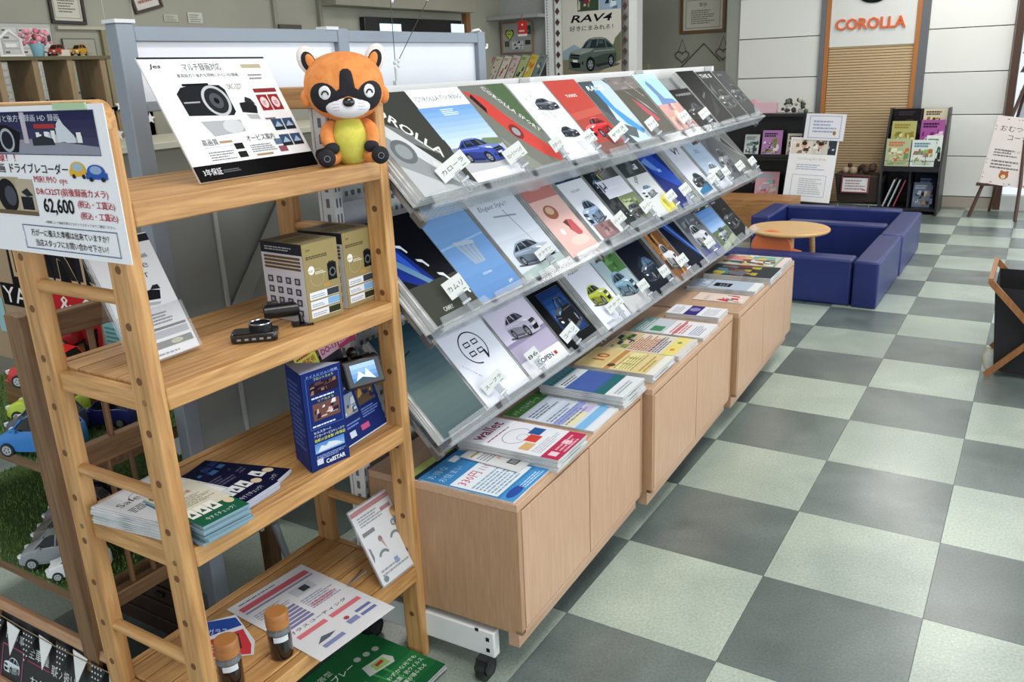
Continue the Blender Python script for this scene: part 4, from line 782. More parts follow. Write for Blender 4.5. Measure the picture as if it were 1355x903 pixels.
def cam_box(M, label):
    w, d, hh = .1, .135, .176     # w along its printed front, d along the icon side
    t = obj('product_box', MB().box(0, 0, 0, w, d, hh, pm('#9a8a62', .5)), None, at=M, world=False, bevel=.0012, label=label, category='box', group='dash camera boxes on the second shelf')
    p = Pr(w, hh, .2); p.rect(0, 0, 1, 1, '#93845a'); p.text('Jes', .1, .9, .03, '#2c2a22', w=.12, bold=True); p.lines(.08, .8, .62, .045, 2, '#4c4632', .7, .05); p.ell(.2, .66, .09, .055, '#e4e2da'); p.lines(.12, .64, .16, .03, 2, '#8a8472'); p.ring(.35, .56, .2, .11, .008, '#b8ad8a')
    p.rect(.66, .48, .26, .22, '#17181b'); p.ell(.8, .58, .1, .06, '#5a5d62'); p.ell(.8, .58, .06, .038, '#101114'); p.rect(.7, .7, .16, .02, '#2c2e32'); p.lines(.3, .6, .3, .04, 2, '#e0dccb'); p.rect(.5, .42, .2, .04, '#b08a4a')
    for i in range(3): p.rect(.08, .06 + .115 * i, .84, .095, '#dcdde0'); p.rect(.58, .065 + .115 * i, .34, .085, ['#33361f', '#7fa5cf', '#3a3c40'][i]); p.lines(.12, .08 + .115 * i, .4, .05, 2, '#8d93a4')
    p.put(t, M @ basis((0, -.0003, 0), (1, 0, 0), (0, 0, 1)), 'front_print')
    p = Pr(d, hh, .2); p.rect(0, 0, 1, 1, '#cfccd2'); p.rect(0, .86, 1, .14, '#2d2e36'); p.lines(.1, .9, .8, .06, 2, '#a9abb2')
    for i in range(4): p.rect(.06, .8 - .045 * i, .88, .032, '#6c5638')
    for i in range(4):
        for j in range(4): p.rect(.1 + .22 * i, .08 + .135 * j, .13, .085, '#4c4854'); p.rect(.13 + .22 * i, .1 + .135 * j, .06, .045, '#a9a6b0')
    p.put(t, M @ basis((-.0003, d, 0), (0, -1, 0), (0, 0, 1)), 'icon_side')
    p = Pr(w, d, .1); p.rect(0, 0, 1, 1, '#8c8266'); p.rect(0, .7, 1, .3, '#6a6250'); p.lines(.1, .2, .8, .4, 4, '#5d563f'); p.put(t, M @ Matrix.Translation((0, 0, hh)), 'top_print')
def place(x, y, z, rz): return Matrix.Translation((x, y, z)) @ Matrix.Rotation(math.radians(rz), 4, 'Z')
cam_box(place(-.3, -1.037, Z2, 86), 'khaki dash camera box nearer the cameras, its white icon side in full view')
cam_box(place(-.306, -.905, Z2, 90), 'khaki dash camera box beside the right ladder end, behind the other box')
# cameras
cb1 = T('dash_camera', 'flat black dash camera with round lens ring lying on the second shelf', 'dash camera', mat=place(-.33, -1.165, Z2, 42))
h = MB(); h.M = WM[cb1]; h.prism([(-.047, -.02), (-.042, -.026), (.042, -.026), (.047, -.02), (.047, .02), (.04, .026), (-.04, .026), (-.047, .02)], 0, .02, pm('#101114', .18, 0, .6, .5)); obj('body', h, cb1, bevel=.004)
h = MB(); h.M = WM[cb1]; h.lathe([(.024, 0), (.024, .012), (.02, .014), (.02, .01), (0, .009)], (.012, .008, .019), pm('#1b1d21', .2, .3), 24); ln_ = obj('lens_ring', h, cb1)
h = MB(); h.M = WM[cb1]; h.tube([(.012 + .022 * math.cos(a), .008 + .022 * math.sin(a), .033) for a in [i * math.pi / 12 for i in range(25)]], .0016, chrome, 6); obj('chrome_ring', h, ln_)
h = MB(); h.M = WM[cb1]
for k in range(5): h.box(-.034 + k * .015, -.0265, .006, -.026 + k * .015, -.026, .01, pm('#8a8e94', .4))
obj('button', h, cb1)
cb2 = T('rear_camera', 'small black cylinder camera on its foot in front of the boxes', 'dash camera', mat=place(-.36, -1.05, Z2, 52))
h = MB(); h.M = WM[cb2]; h.cyl((-.045, 0, .03), (.042, 0, .03), .0165, pm('#121316', .3), 22); by_ = obj('body', h, cb2, bevel=.002)
h = MB(); h.M = WM[cb2]; h.cyl((.0425, 0, .03), (.044, 0, .03), .011, pm('#3a3c42', .1, .4), 16); obj('lens', h, by_)
h = MB(); h.M = WM[cb2]; h.box(-.035, -.008, .044, -.012, .008, .052, pm('#121316', .3)); obj('clip', h, cb2, bevel=.002)
h = MB(); h.M = WM[cb2]; h.box(.01, -.045, 0, .055, -.01, .003, pm('#121316', .3)).cyl((.032, -.026, .002), (.032, -.01, .02), .006, pm('#121316', .3), 10); obj('foot', h, cb2)

# ---- third shelf: blue column, blue card with monitor, leaflets
Z3 = LV[2]
NV = pm('#22306a', .3, 0, .5, .4)
tri = T('display_column', 'tall dark blue three-sided cardboard column with white lettering at its foot', 'display column', (-.31, -1.05, Z3))
A_, B_, C_ = (-.276, -1.108), (-.256, -1.006), (-.362, -1.068)
H3 = .232
obj('column', MB().prism([A_, B_, C_], Z3, Z3 + H3, pm('#27366f', .35)), tri)
obj('top_sheet', MB().prism([A_, B_, C_], Z3 + H3, Z3 + H3 + .0006, pm('#a9aec4', .4)), tri)
p = Pr(.104, H3, .4); p.rect(0, 0, 1, 1, '#1d2c66'); p.frame(.1, .42, .84, .52, .008, '#5d79c4'); p.text('ナイトビジョン搭載', .12, .94, .025, '#9db4ea', w=.8); p.text('フロントカメラ', .3, .9, .025, '#cfd94a', w=.5)
p.photo(.18, .76, .72, .12, ['#2c1f2a', '#5c3a3c', '#1a1722', '#8a6a5a'], 12, 5); p.lines(.2, .72, .7, .03, 1, '#d5d9e8'); p.text('リアカメラ', .35, .68, .025, '#cfd94a', w=.4); p.photo(.2, .5, .68, .17, ['#6b4a44', '#c9a79c', '#2a2438', '#e0d8d8'], 12, 7); p.lines(.15, .44, .8, .03, 1, '#d5d9e8')
p.text('セルスターの', .15, .37, .028, '#e2e6f2', w=.45); p.text('アフターサービスもしっかり', .15, .33, .028, '#e2e6f2', w=.78); p.text('信頼の日本製 3年保証', .15, .285, .034, '#d5dc4c', w=.8, bold=True)
p.grad(.14, .17, .76, .1, '#8fb3dc', '#4f7fc0', 4); p.poly([(.2, .18), (.3, .24), (.42, .22), (.5, .25), (.7, .23), (.86, .19)], '#d0d6dc'); p.lines(.16, .1, .76, .05, 3, '#8fa0d0'); p.rect(.15, .05, .16, .06, '#c2c9dc'); p.text('CellSTAR', .38, .035, .045, '#eef0f6', w=.5, bold=True)
p.put(tri, basis((A_[0] + .0006, A_[1], Z3), (B_[0] - A_[0], B_[1] - A_[1], 0), (0, 0, 1)), 'front_print')
p = Pr(.095, H3, .4); p.rect(0, 0, 1, 1, '#2b3a78'); p.lines(.1, .2, .8, .7, 14, '#5a6db0'); p.put(tri, basis((C_[0] - .0, C_[1] - .0009, Z3), (A_[0] - C_[0], A_[1] - C_[1], 0), (0, 0, 1)), 'side_print')
CM = basis((-.287, -.975, Z3 + .002), (-.02, .16, 0), (-.055, 0, .17))
bc = T('display_stand', 'tilted dark blue display card with a small monitor on top, beside the blue column', 'display stand', mat=CM)
h = MB(); h.M = CM; h.box(0, 0, -.003, .163, .15, 0, NV); cdd = obj('card', h, bc)
p = Pr(.163, .15, .4); p.rect(0, 0, 1, 1, '#1c2a63'); p.lines(.1, .86, .8, .06, 1, '#8fa3dc'); p.photo(.06, .44, .4, .34, ['#8a97a8', '#c9cfd6', '#4a5362', '#b9a78f'], 10, 4); p.photo(.52, .5, .42, .26, ['#5b4a3a', '#b08a4c', '#2a2f4a'], 9, 8); p.lines(.52, .3, .42, .16, 4, '#6f86c8'); p.rect(.12, .1, .14, .1, '#c9cfdc'); p.rect(.4, .12, .2, .09, '#b8507c'); p.lines(.1, .26, .35, .1, 2, '#6f86c8'); p.rect(0, 0, 1, .02, '#c3c9dd'); p.put(cdd, CM)
h = MB(); h.M = CM; h.box(.0, .13, -.02, .11, .225, -.016, pm('#1a1b22', .4)).prism([(.02, .13), (.03, .13), (.03, .2), (.02, .2)], -.016, .02, black).prism([(.08, .13), (.09, .13), (.09, .2), (.08, .2)], -.016, .02, black); obj('mount', h, bc)
_u = Vector((.012, .104, -.008)).normalized(); _v = Vector((-.022, .0, .055)); _v = (_v - _u * _v.dot(_u)); MM = basis((-.262, -.978, .845), _u, _v)
h = MB(); h.M = MM; h.box(0, 0, -.014, .112, .068, .004, pm('#15161a', .3)); mo = obj('monitor', h, bc, bevel=.005)
p = Pr(.075, .042); p.grad(0, 0, 1, 1, '#4e83c6', '#b7d3ee', 4); p.poly([(.1, 0), (.3, .6), (.5, .3), (.6, .7), (.9, 0)], '#dfe8f0'); p.poly([(.0, 0), (.4, .25), (.9, 0)], '#3c5568'); p.put(mo, MM @ Matrix.Translation((.016, .013, .0042)), 'screen_or_reflection')
h = MB(); h.M = CM; h.cyl((.115, .17, .03), (.16, .17, .03), .016, pm('#15161a', .3), 16).box(.12, .16, -.016, .15, .19, .03, black); obj('rear_camera', h, bc)
h = MB(); h.M = CM; h.ball((.03, .19, .03), .014, black, 12, 8).ball((.1, .205, .02), .014, black, 12, 8); obj('ball_joint', h, bc)
for (x0, tx, bgc, fc, y0, hh_) in ((-.055, '駐車監視', '#cfd23c', '#b02a4c', .205, .045), (.03, 'DO-13', '#d9a6bc', '#8a2244', .215, .04), (.1, '前後2カメラ', '#b3265a', '#f0d8e0', .22, .05)):
    Mx = CM @ Matrix.Translation((x0, y0, -.012)) @ Matrix.Rotation(math.radians(6), 4, 'Z'); h = MB(); h.M = Mx; h.box(0, 0, -.001, .075, hh_, 0, pm(bgc, .5)); l_ = obj('price_label', h, bc)
    p = Pr(.075, hh_); p.text(tx, .08, .2, .35, fc, w=.8, bold=True); p.lines(.08, .66, .8, .2, 1, fc); p.put(l_, Mx)
def flat_pile(name, label, cat, M, w, L, z, n, each, art, group=None, fan=0, mat_=None, jit=.002):
    base = None
    for k in range(n):
        top = k == n - 1; Mk = M @ Matrix.Translation(((0 if top else rr.uniform(-jit, jit)) - fan * (n - 1 - k), (0 if top else rr.uniform(-jit, jit)) - fan * (n - 1 - k), z + k * each)) @ Matrix.Rotation(0 if top else rr.uniform(-.02, .02), 4, 'Z')
        if base is None: base = obj(name, MB().box(0, 0, 0, w, L, each * .92, mat_ or edge_m), None, at=Mk, world=False); o = base
        else: o = dup(base, Mk)
        if top: set_tags(o, label, cat, group); p = Pr(w, L, .25); art(p); p.put(o, Mk @ Matrix.Translation((0, 0, each * .92)), 'cover_print')
        else: set_tags(o, '%s copy in the pile under the %s' % (ORD[k], words(label)), cat, 'copies under the ' + label)
def l_safe(p):
    p.rect(0, 0, 1, 1, '#dedee2'); p.frame(.02, .015, .96, .97, .006, '#3a3c40'); p.text('Safe', .12, .7, .09, '#3a3c40', w=.3); p.ring(.45, .75, .14, .09, .008, '#3a3c40'); p.lines(.1, .5, .8, .12, 4, '#55575c')
def l_green(p):
    p.rect(0, 0, 1, 1, '#d2cfbe'); p.rect(0, 0, 1, .3, '#1f5c44'); p.ell(.12, .92, .08, .06, '#8a6a48'); p.text('愛車の', .3, .82, .06, '#4a4a3c', w=.3); p.text('点検整備', .3, .73, .07, '#a33a34', w=.4); p.lines(.08, .46, .84, .22, 7, '#8d8a70')
    for i in range(3): p.rect(.06 + i * .22, .2, .19, .2, '#e6e6e0'); p.poly([(.09 + i * .22, .25), (.16 + i * .22, .34), (.2 + i * .22, .25)], '#3f5a4c')
    p.text('今すぐチェック！', .2, .06, .07, '#dfe8e0', w=.6); p.ell(.88, .25, .09, .07, '#d9c8a4')
def l_navy(p):
    p.rect(0, 0, 1, 1, '#141734'); p.photo(.05, .7, .9, .27, ['#141734', '#26386a', '#3f6da0', '#1a1d3c'], 9, 4); p.lines(.08, .46, .8, .2, 4, '#5a5670')
    for i in range(3): p.rect(.06 + i * .24, .2, .2, .17, '#dcdce0'); p.poly([(.09 + i * .24, .24), (.16 + i * .24, .32), (.2 + i * .24, .24)], '#2d3350')
    p.text('今すぐチェック！', .1, .05, .07, '#cfcfe0', w=.6); p.ell(.85, .22, .1, .06, '#d6bfa0')
flat_pile('leaflet', 'pile of white handwritten safety leaflets at the left end of the third shelf', 'leaflet', basis((-.245, -1.447, 0), (-.12, 1, 0), (-1, -.12, 0)) @ Matrix.Translation((0, .06, 0)), .165, .21, Z3, 9, .0042, l_safe, None)
flat_pile('leaflet', 'pile of green-footed leaflets fanned over the shelf edge behind the left post', 'leaflet', basis((-.228, -1.435, 0), (.08, 1, 0), (-1, .08, 0)), .105, .2, Z3 + .006, 9, .0046, l_green, None, 0, pm('#7d9aa6', .5), .006)
flat_pile('leaflet', 'navy leaflet on top of the right-hand fan on the third shelf', 'leaflet', basis((-.275, -1.3, 0), (-.1, 1, 0), (-1, -.1, 0)), .105, .22, Z3, 4, .0046, l_navy, 'navy leaflets on the third shelf', 0, pm('#a9adbb', .5), .004)
flat_pile('leaflet', 'navy leaflet at the back of the fan, nearest the blue column', 'leaflet', basis((-.285, -1.235, 0), (-.28, 1, 0), (-1, -.28, 0)), .105, .22, Z3, 3, .0046, l_navy, 'navy leaflets on the third shelf', 0, pm('#a9adbb', .5), .004)

# ---- bottom shelf
Z4 = LV[3]
SM = Matrix(((0, 0, 0, 0),) * 4)
o_ = Vector((-.551, -1.167, Z4 + .0006)); e1 = Vector((.029, .182, 0)); e2 = Vector((.343, -.052, 0))
SMt = basis((-.208, -1.215, Z4 + .001), (.02, .236, 0), (-.343, .03, 0))
sh2 = obj('laminated_sheet', MB().box(0, 0, 0, .236, .345, .001, pm('#dedee2', .25, 0, .5, .4)), None, at=SMt, world=False, bevel=.0, label='large laminated white and pink sheet lying across the bottom pine shelf', category='sheet')
p = Pr(.236, .345, .4); p.rect(.06, .86, .88, .06, '#c2616c'); p.rect(.06, .82, .88, .02, '#8b87a4'); p.rect(.55, .68, .28, .11, '#b9bcc6'); p.rect(.66, .7, .1, .07, '#3c3e44'); p.lines(.08, .68, .4, .1, 4, '#9a9cae'); p.lines(.52, .48, .4, .16, 6, '#8f8fa8')
for i in range(6): p.rect(.08, .42 + .04 * i, .38, .028, '#77749a')
p.lines(.55, .5, .35, .05, 2, '#c2616c'); p.text('ガラスコーティング', .08, .36, .035, '#3c3a4c', w=.75, bold=True); p.rect(.1, .28, .36, .045, '#cf6f78'); p.rect(.52, .28, .4, .045, '#cf6f78'); p.rect(.55, .12, .14, .05, '#7d86b0'); p.rect(.72, .12, .2, .03, '#6a72a4'); p.rect(.72, .18, .2, .03, '#6a72a4'); p.ell(.6, .2, .03, .02, '#a34a50'); p.rect(.16, .07, .26, .04, '#7d86b0'); p.poly([(.15, .14), (.25, .19), (.4, .16), (.3, .14)], '#5a6070')
p.lines(.1, .95, .6, .02, 1, '#55576a'); p.put(sh2, SMt @ Matrix.Translation((0, 0, .001)))
def bottle(x, y, z, lab):
    t = T('bottle', lab, 'bottle', (x, y, z), 0, 'dark bottles with wooden caps')
    obj('glass', MB().lathe([(.0235, 0), (.026, .003), (.0265, .062), (.0262, .067), (.023, .072), (.023, .078)], (x, y, z + .001), pm('#0f0b0c', .06, 0, .7, .6), 24), t)
    obj('shoulder', MB().lathe([(.0268, .064), (.0268, .0675), (.0235, .0735), (.0235, .079)], (x, y, z + .001), pm('#8b9094', .06, 0, .8, 0, .55), 24), t)
    obj('cap', MB().lathe([(.0245, .079), (.0262, .081), (.0262, .112), (.0235, .116), (0, .1165)], (x, y, z), ramp_mat('cap_wood', [(.3, '#9a6231'), (.7, '#b67c45')], (1, 1, 6), 8, 3, .45, 0, False), 26), t)
    vs = []; fs = []
    for i in range(9):
        a = math.radians(-70 + i * 9); vs += [(x + .0272 * math.cos(a), y + .0272 * math.sin(a), z + .05), (x + .0272 * math.cos(a), y + .0272 * math.sin(a), z + .064)]
    for i in range(8): fs.append((2 * i, 2 * i + 2, 2 * i + 3, 2 * i + 1))
    obj('paper_label', MB().add(vs, fs, pm('#d5dce2', .5)), t)
bottle(-.305, -1.238, Z4, 'wooden-capped dark bottle standing upright beside the laminated sheet')
bottle(-.328, -1.36, Z4, 'wooden-capped dark bottle close behind the left post, cut by the frame')
cM = basis((-.45, -1.335, Z4 + .0), (.09, .055, 0), (-.03, .03, .1))
tc_ = T('folded_card', 'small folded blue, red and white card behind the left post on the bottom shelf', 'card', mat=cM)
h = MB(); h.M = cM; h.prism([(.0, .0), (.11, 0), (.115, .03), (.075, .092), (.0, .08)], -.0015, 0, pm('#d5d8de', .35)); c_ = obj('card', h, tc_)
p = Pr(.11, .085, .2); p.poly([(.02, .55), (.02, .95), (.68, 1.02), (.8, .8)], '#2c4a96'); p.poly([(.02, .03), (.95, .03), (.97, .28), (.82, .7), (.02, .45)], '#c13c42'); p.poly([(.5, .15), (.78, .2), (.72, .6), (.48, .5)], '#3a3436'); p.lines(.08, .15, .35, .25, 3, '#e5c9ca'); p.text('ガラス', .1, .62, .14, '#d9def0', w=.4); p.put(c_, cM)
aM = basis((-.26, -.935, Z4 + .003), (.012, .15, 0), (-.09, -.01, .165))
as_ = T('acrylic_sign', 'clear acrylic sign with pictured goods leaning at the right end of the bottom shelf', 'sign stand', mat=aM)
h = MB(); h.M = aM; h.box(0, 0, -.003, .152, .215, -.0008, clear).box(0, 0, .0012, .152, .215, .003, clear); obj('cover', h, as_)
h = MB(); h.M = aM; h.box(.004, .004, -.0007, .148, .211, .0006, paper); s_ = obj('sheet', h, as_)
p = Pr(.144, .207, 0); p.rect(0, .92, 1, .06, '#bb4a54'); p.lines(.1, .76, .6, .14, 4, '#7f7b88'); p.rect(.66, .8, .26, .05, '#a33a44'); p.rect(.06, .64, .3, .05, '#3c3e44'); p.ell(.38, .52, .05, .04, '#7a4a34'); p.poly([(.36, .5), (.42, .5), (.44, .36)], '#c08058'); p.ell(.8, .6, .06, .045, '#5a5c62'); p.ell(.8, .6, .03, .022, '#c2c4c8'); p.ring(.32, .3, .14, .09, .05, '#2f5a5c', 20, 160); p.ring(.72, .42, .14, .09, .05, '#2f5a5c', 20, 160); p.poly([(.04, .3), (.09, .36), (.09, .48), (.05, .5)], '#3a3c42'); p.rect(.46, .14, .1, .08, '#5c86c2'); p.lines(.08, .1, .7, .1, 2, '#8d8f98'); p.ell(.12, .06, .06, .04, '#5a7a7c'); p.put(s_, aM @ Matrix.Translation((.004, .004, .0007)))
obj('wire_foot', MB().tube([(-.3, -.95, Z4 + .05), (-.35, -.97, Z4 + .006), (-.36, -.9, Z4 + .006)], .002, pm('#8a8a8a', .3, .8), 6), as_)

# ---- green leaflet on the floor under the shelf
def l_spray(p):
    p.rect(0, 0, 1, 1, '#256b3e'); p.grad(0, .0, 1, .4, '#1c5733', '#2f8047', 4)
    for i in range(7): p.poly([(.1 + i * .1, .5), (.12 + i * .1, .5), (.3 + i * .07, .1), (.29 + i * .07, .1)], '#4d9a5c')
    p.text('可視光応答型', .06, .82, .07, '#dff0e0', w=.4); p.text('光触媒スプレー', .06, .7, .09, '#eaf6ea', w=.55, bold=True)
    p.poly([(.58, .5), (.82, .44), (.86, .5), (.84, .6), (.62, .64)], '#c9d4cc'); p.poly([(.66, .5), (.8, .47), (.81, .58), (.68, .6)], '#9ac26a'); p.rect(.7, .53, .08, .04, '#b0413c')
    for i in range(3): p.ell(.68 + .09 * i, .76 - .02 * i, .03, .035, '#b9c4bc')
    p.text('わずかな光でも', .62, .3, .055, '#e6f2e6', w=.34); p.text('抗菌・抗ウイルス', .62, .22, .055, '#e6f2e6', w=.34); p.text('効果が得られる', .62, .14, .055, '#e6f2e6', w=.3)
fr = T('floor_tray', 'low white tray holding green leaflets under the bottom pine shelf', 'tray', (-.32, -.98, 0))
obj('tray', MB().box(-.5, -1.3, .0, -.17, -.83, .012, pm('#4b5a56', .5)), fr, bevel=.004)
flat_pile('leaflet', 'bright green spray leaflet lying under the bottom pine shelf', 'leaflet', basis((-.17, -1.16, 0), (.02, 1, 0), (-1, .02, 0)), .33, .29, .013, 3, .004, l_spray, None)

# ================================================================ GREY FRAMED WHITEBOARD behind the pine shelf
wbd = T('framed_board', 'long grey-framed white board standing behind the pine shelf, steel panel and brace below', 'board', (-.75, -.35, 0))
XW = -.75
for y0, zz in ((-1.085, .03), (-.385, 1.45), (.335, 1.2)): obj('post', MB().box(XW - .02, y0, zz if zz > 1 else .03, XW + .02, y0 + .045, 1.66, alu), wbd, bevel=.003)
obj('post_cap', MB().box(XW - .023, -1.088, 1.66, XW + .023, -1.037, 1.668, pm('#d3d5d6', .4)), wbd); obj('post_cap', MB().box(XW - .02, -.43, 1.655, XW + .02, -.38, 1.664, pm('#d3d5d6', .4)), wbd)
for a, b in ((-1.04, -.385), (-.34, .335)):
    obj('top_rail', MB().box(XW - .018, a, 1.622, XW + .018, b, 1.655, alu), wbd, bevel=.002)
    obj('middle_rail', MB().box(XW - .018, a, 1.47, XW + .018, b, 1.492, alu), wbd, bevel=.002)
obj('white_panel', MB().box(XW - .006, -1.04, 1.49, XW + .002, -.385, 1.625, pm('#dfe2ea', .25, 0, .5, .3)), wbd); obj('white_panel', MB().box(XW - .006, -.34, 1.49, XW + .002, .335, 1.625, pm('#dfe2ea', .25, 0, .5, .3)), wbd)
gp = pm('#8b908d', .45)
obj('steel_panel', MB().box(XW - .012, -1.04, .3, XW - .002, -.89, 1.3, gp), wbd); obj('steel_panel', MB().box(XW - .012, -.885, .3, XW - .002, -.46, 1.3, gp), wbd)
obj('panel_edge', MB().box(XW - .0, -.893, .3, XW + .006, -.882, 1.3, pm('#b5b8b6', .4)), wbd)
mb = MB(); a, b = Vector((XW + .006, -.91, .9)), Vector((XW + .006, -.56, 1.32)); d = (b - a).normalized(); pz = Vector((0, -d.z, d.y)) * .022
mb.add([a - pz, b - pz, b + pz, a + pz] + [v + Vector((.008, 0, 0)) for v in (a - pz, b - pz, b + pz, a + pz)], [(3, 2, 1, 0), (4, 5, 6, 7), (0, 1, 5, 4), (2, 3, 7, 6), (1, 2, 6, 5), (3, 0, 4, 7)], pm('#969b97', .4)); obj('brace', mb, wbd, bevel=.001)
for q in (.06, .72): c = a + (b - a) * q; obj('bolt', MB().cyl((XW + .012, c.y, c.z), (XW + .022, c.y, c.z), .009, pm('#4a4d4f', .3, .8), 12), wbd)
obj('foot_bar', MB().tube([(XW, -.84, .3), (XW + .02, -.82, .16), (XW + .03, -.6, .1), (XW + .03, -.42, .09)], .012, pm('#a9aeb0', .35, .5), 10), wbd)
obj('base', MB().box(XW - .2, -1.08, .02, XW + .12, -1.045, .05, alu).box(XW - .02, -.46, .03, XW + .0, -.44, .3, alu), wbd)
hk = obj('hook', MB().tube([(XW + .0, .33, 1.663), (XW + .0, .37, 1.668), (XW + .0, .392, 1.655), (XW + .0, .395, 1.62), (XW + .0, .405, 1.603), (XW + .0, .418, 1.607), (XW + .0, .42, 1.62)], .0045, pm('#e0e0e0', .35), 8), None, at=(XW, .38, 1.6), label='white hook hanging on the right end of the grey board frame', category='hook')
# clear sheet and blue charm behind the ladder end
obj('plastic_sheet', MB().box(-.425, -.79, .97, -.423, -.62, 1.235, acrylic('sheet_plastic', .55, '#b8bcc4', .3)), None, at=(-.424, -.7, .97), label='cloudy plastic sheet hanging behind the khaki boxes', category='plastic sheet')
ch = obj('charm_pack', MB().box(-.415, -.72, 1.3, -.409, -.6, 1.37, pm('#7fa9c6', .35)), None, at=(-.41, -.66, 1.3), label='small light blue dotted packet hanging on the pegboard below the plush toy', category='packet')
p = Pr(.12, .07, .3)
for i in range(12): p.ell(.06 + .09 * (i % 4) * .9, .2 + .3 * (i // 4), .02, .035, '#dfe8ee')
p.ell(.75, .6, .12, .25, '#a3343a'); p.ell(.75, .55, .09, .16, '#e8cdb8'); p.put(ch, basis((-.4085, -.72, 1.3), (0, 1, 0), (0, 0, 1)))
# hanging wires with beads
for k, (ya, yb, zb, lab) in enumerate(((-.288, -.3, 1.56, 'upright thin wire with white beads hanging beside the plush toy'), (-.1, -.285, 1.565, 'slanting thin wire with a clear bead hanging to the upper right of the plush toy'))):
    t = T('hanging_wire', lab, 'wire', (-.6, yb, zb))
    obj('wire', MB().cyl((-.6, ya, 2.975 if k == 0 else 1.76), (-.6, yb, zb), .0011, pm('#4a4c50', .4, .6), 6), t)
    if k: obj('upper_wire', MB().cyl((-.6, -.1, 1.76), (-.6, -.06, 2.975), .0011, pm('#4a4c50', .4, .6), 6), t); obj('glass_drop', MB().ball((-.6, -.085, 1.752), (.008, .016, .012), pm('#4a4a9c', .1, 0, .8), 12, 8).ball((-.6, -.06, 1.756), (.008, .014, .012), pm('#d8dbe6', .1, 0, .8), 12, 8).ball((-.6, -.125, 1.74), (.005, .006, .008), pm('#e6e6e6', .2), 10, 8), t)
    else: obj('glass_drop', MB().ball((-.6, -.292, 1.727), (.005, .005, .007), pm('#e6e6e6', .2), 10, 8), t)
    obj('bead', MB().ball((-.6, yb, zb), .0065, pm('#e0e2e4', .3), 12, 8).ball((-.6, yb - .0, zb - .014), .005, pm('#e0e2e4', .3), 10, 8), t)
ccl = obj('clip_chain', MB().cyl((-.6, -.298, 1.545), (-.6, -.298, 1.49), .005, pm('#d5d8da', .3), 8).box(-.606, -.31, 1.485, -.594, -.286, 1.51, pm('#d5d8da', .3)), None, at=(-.6, -.298, 1.485), label='white plastic clip joining the two wires behind the top brochures', category='clip')

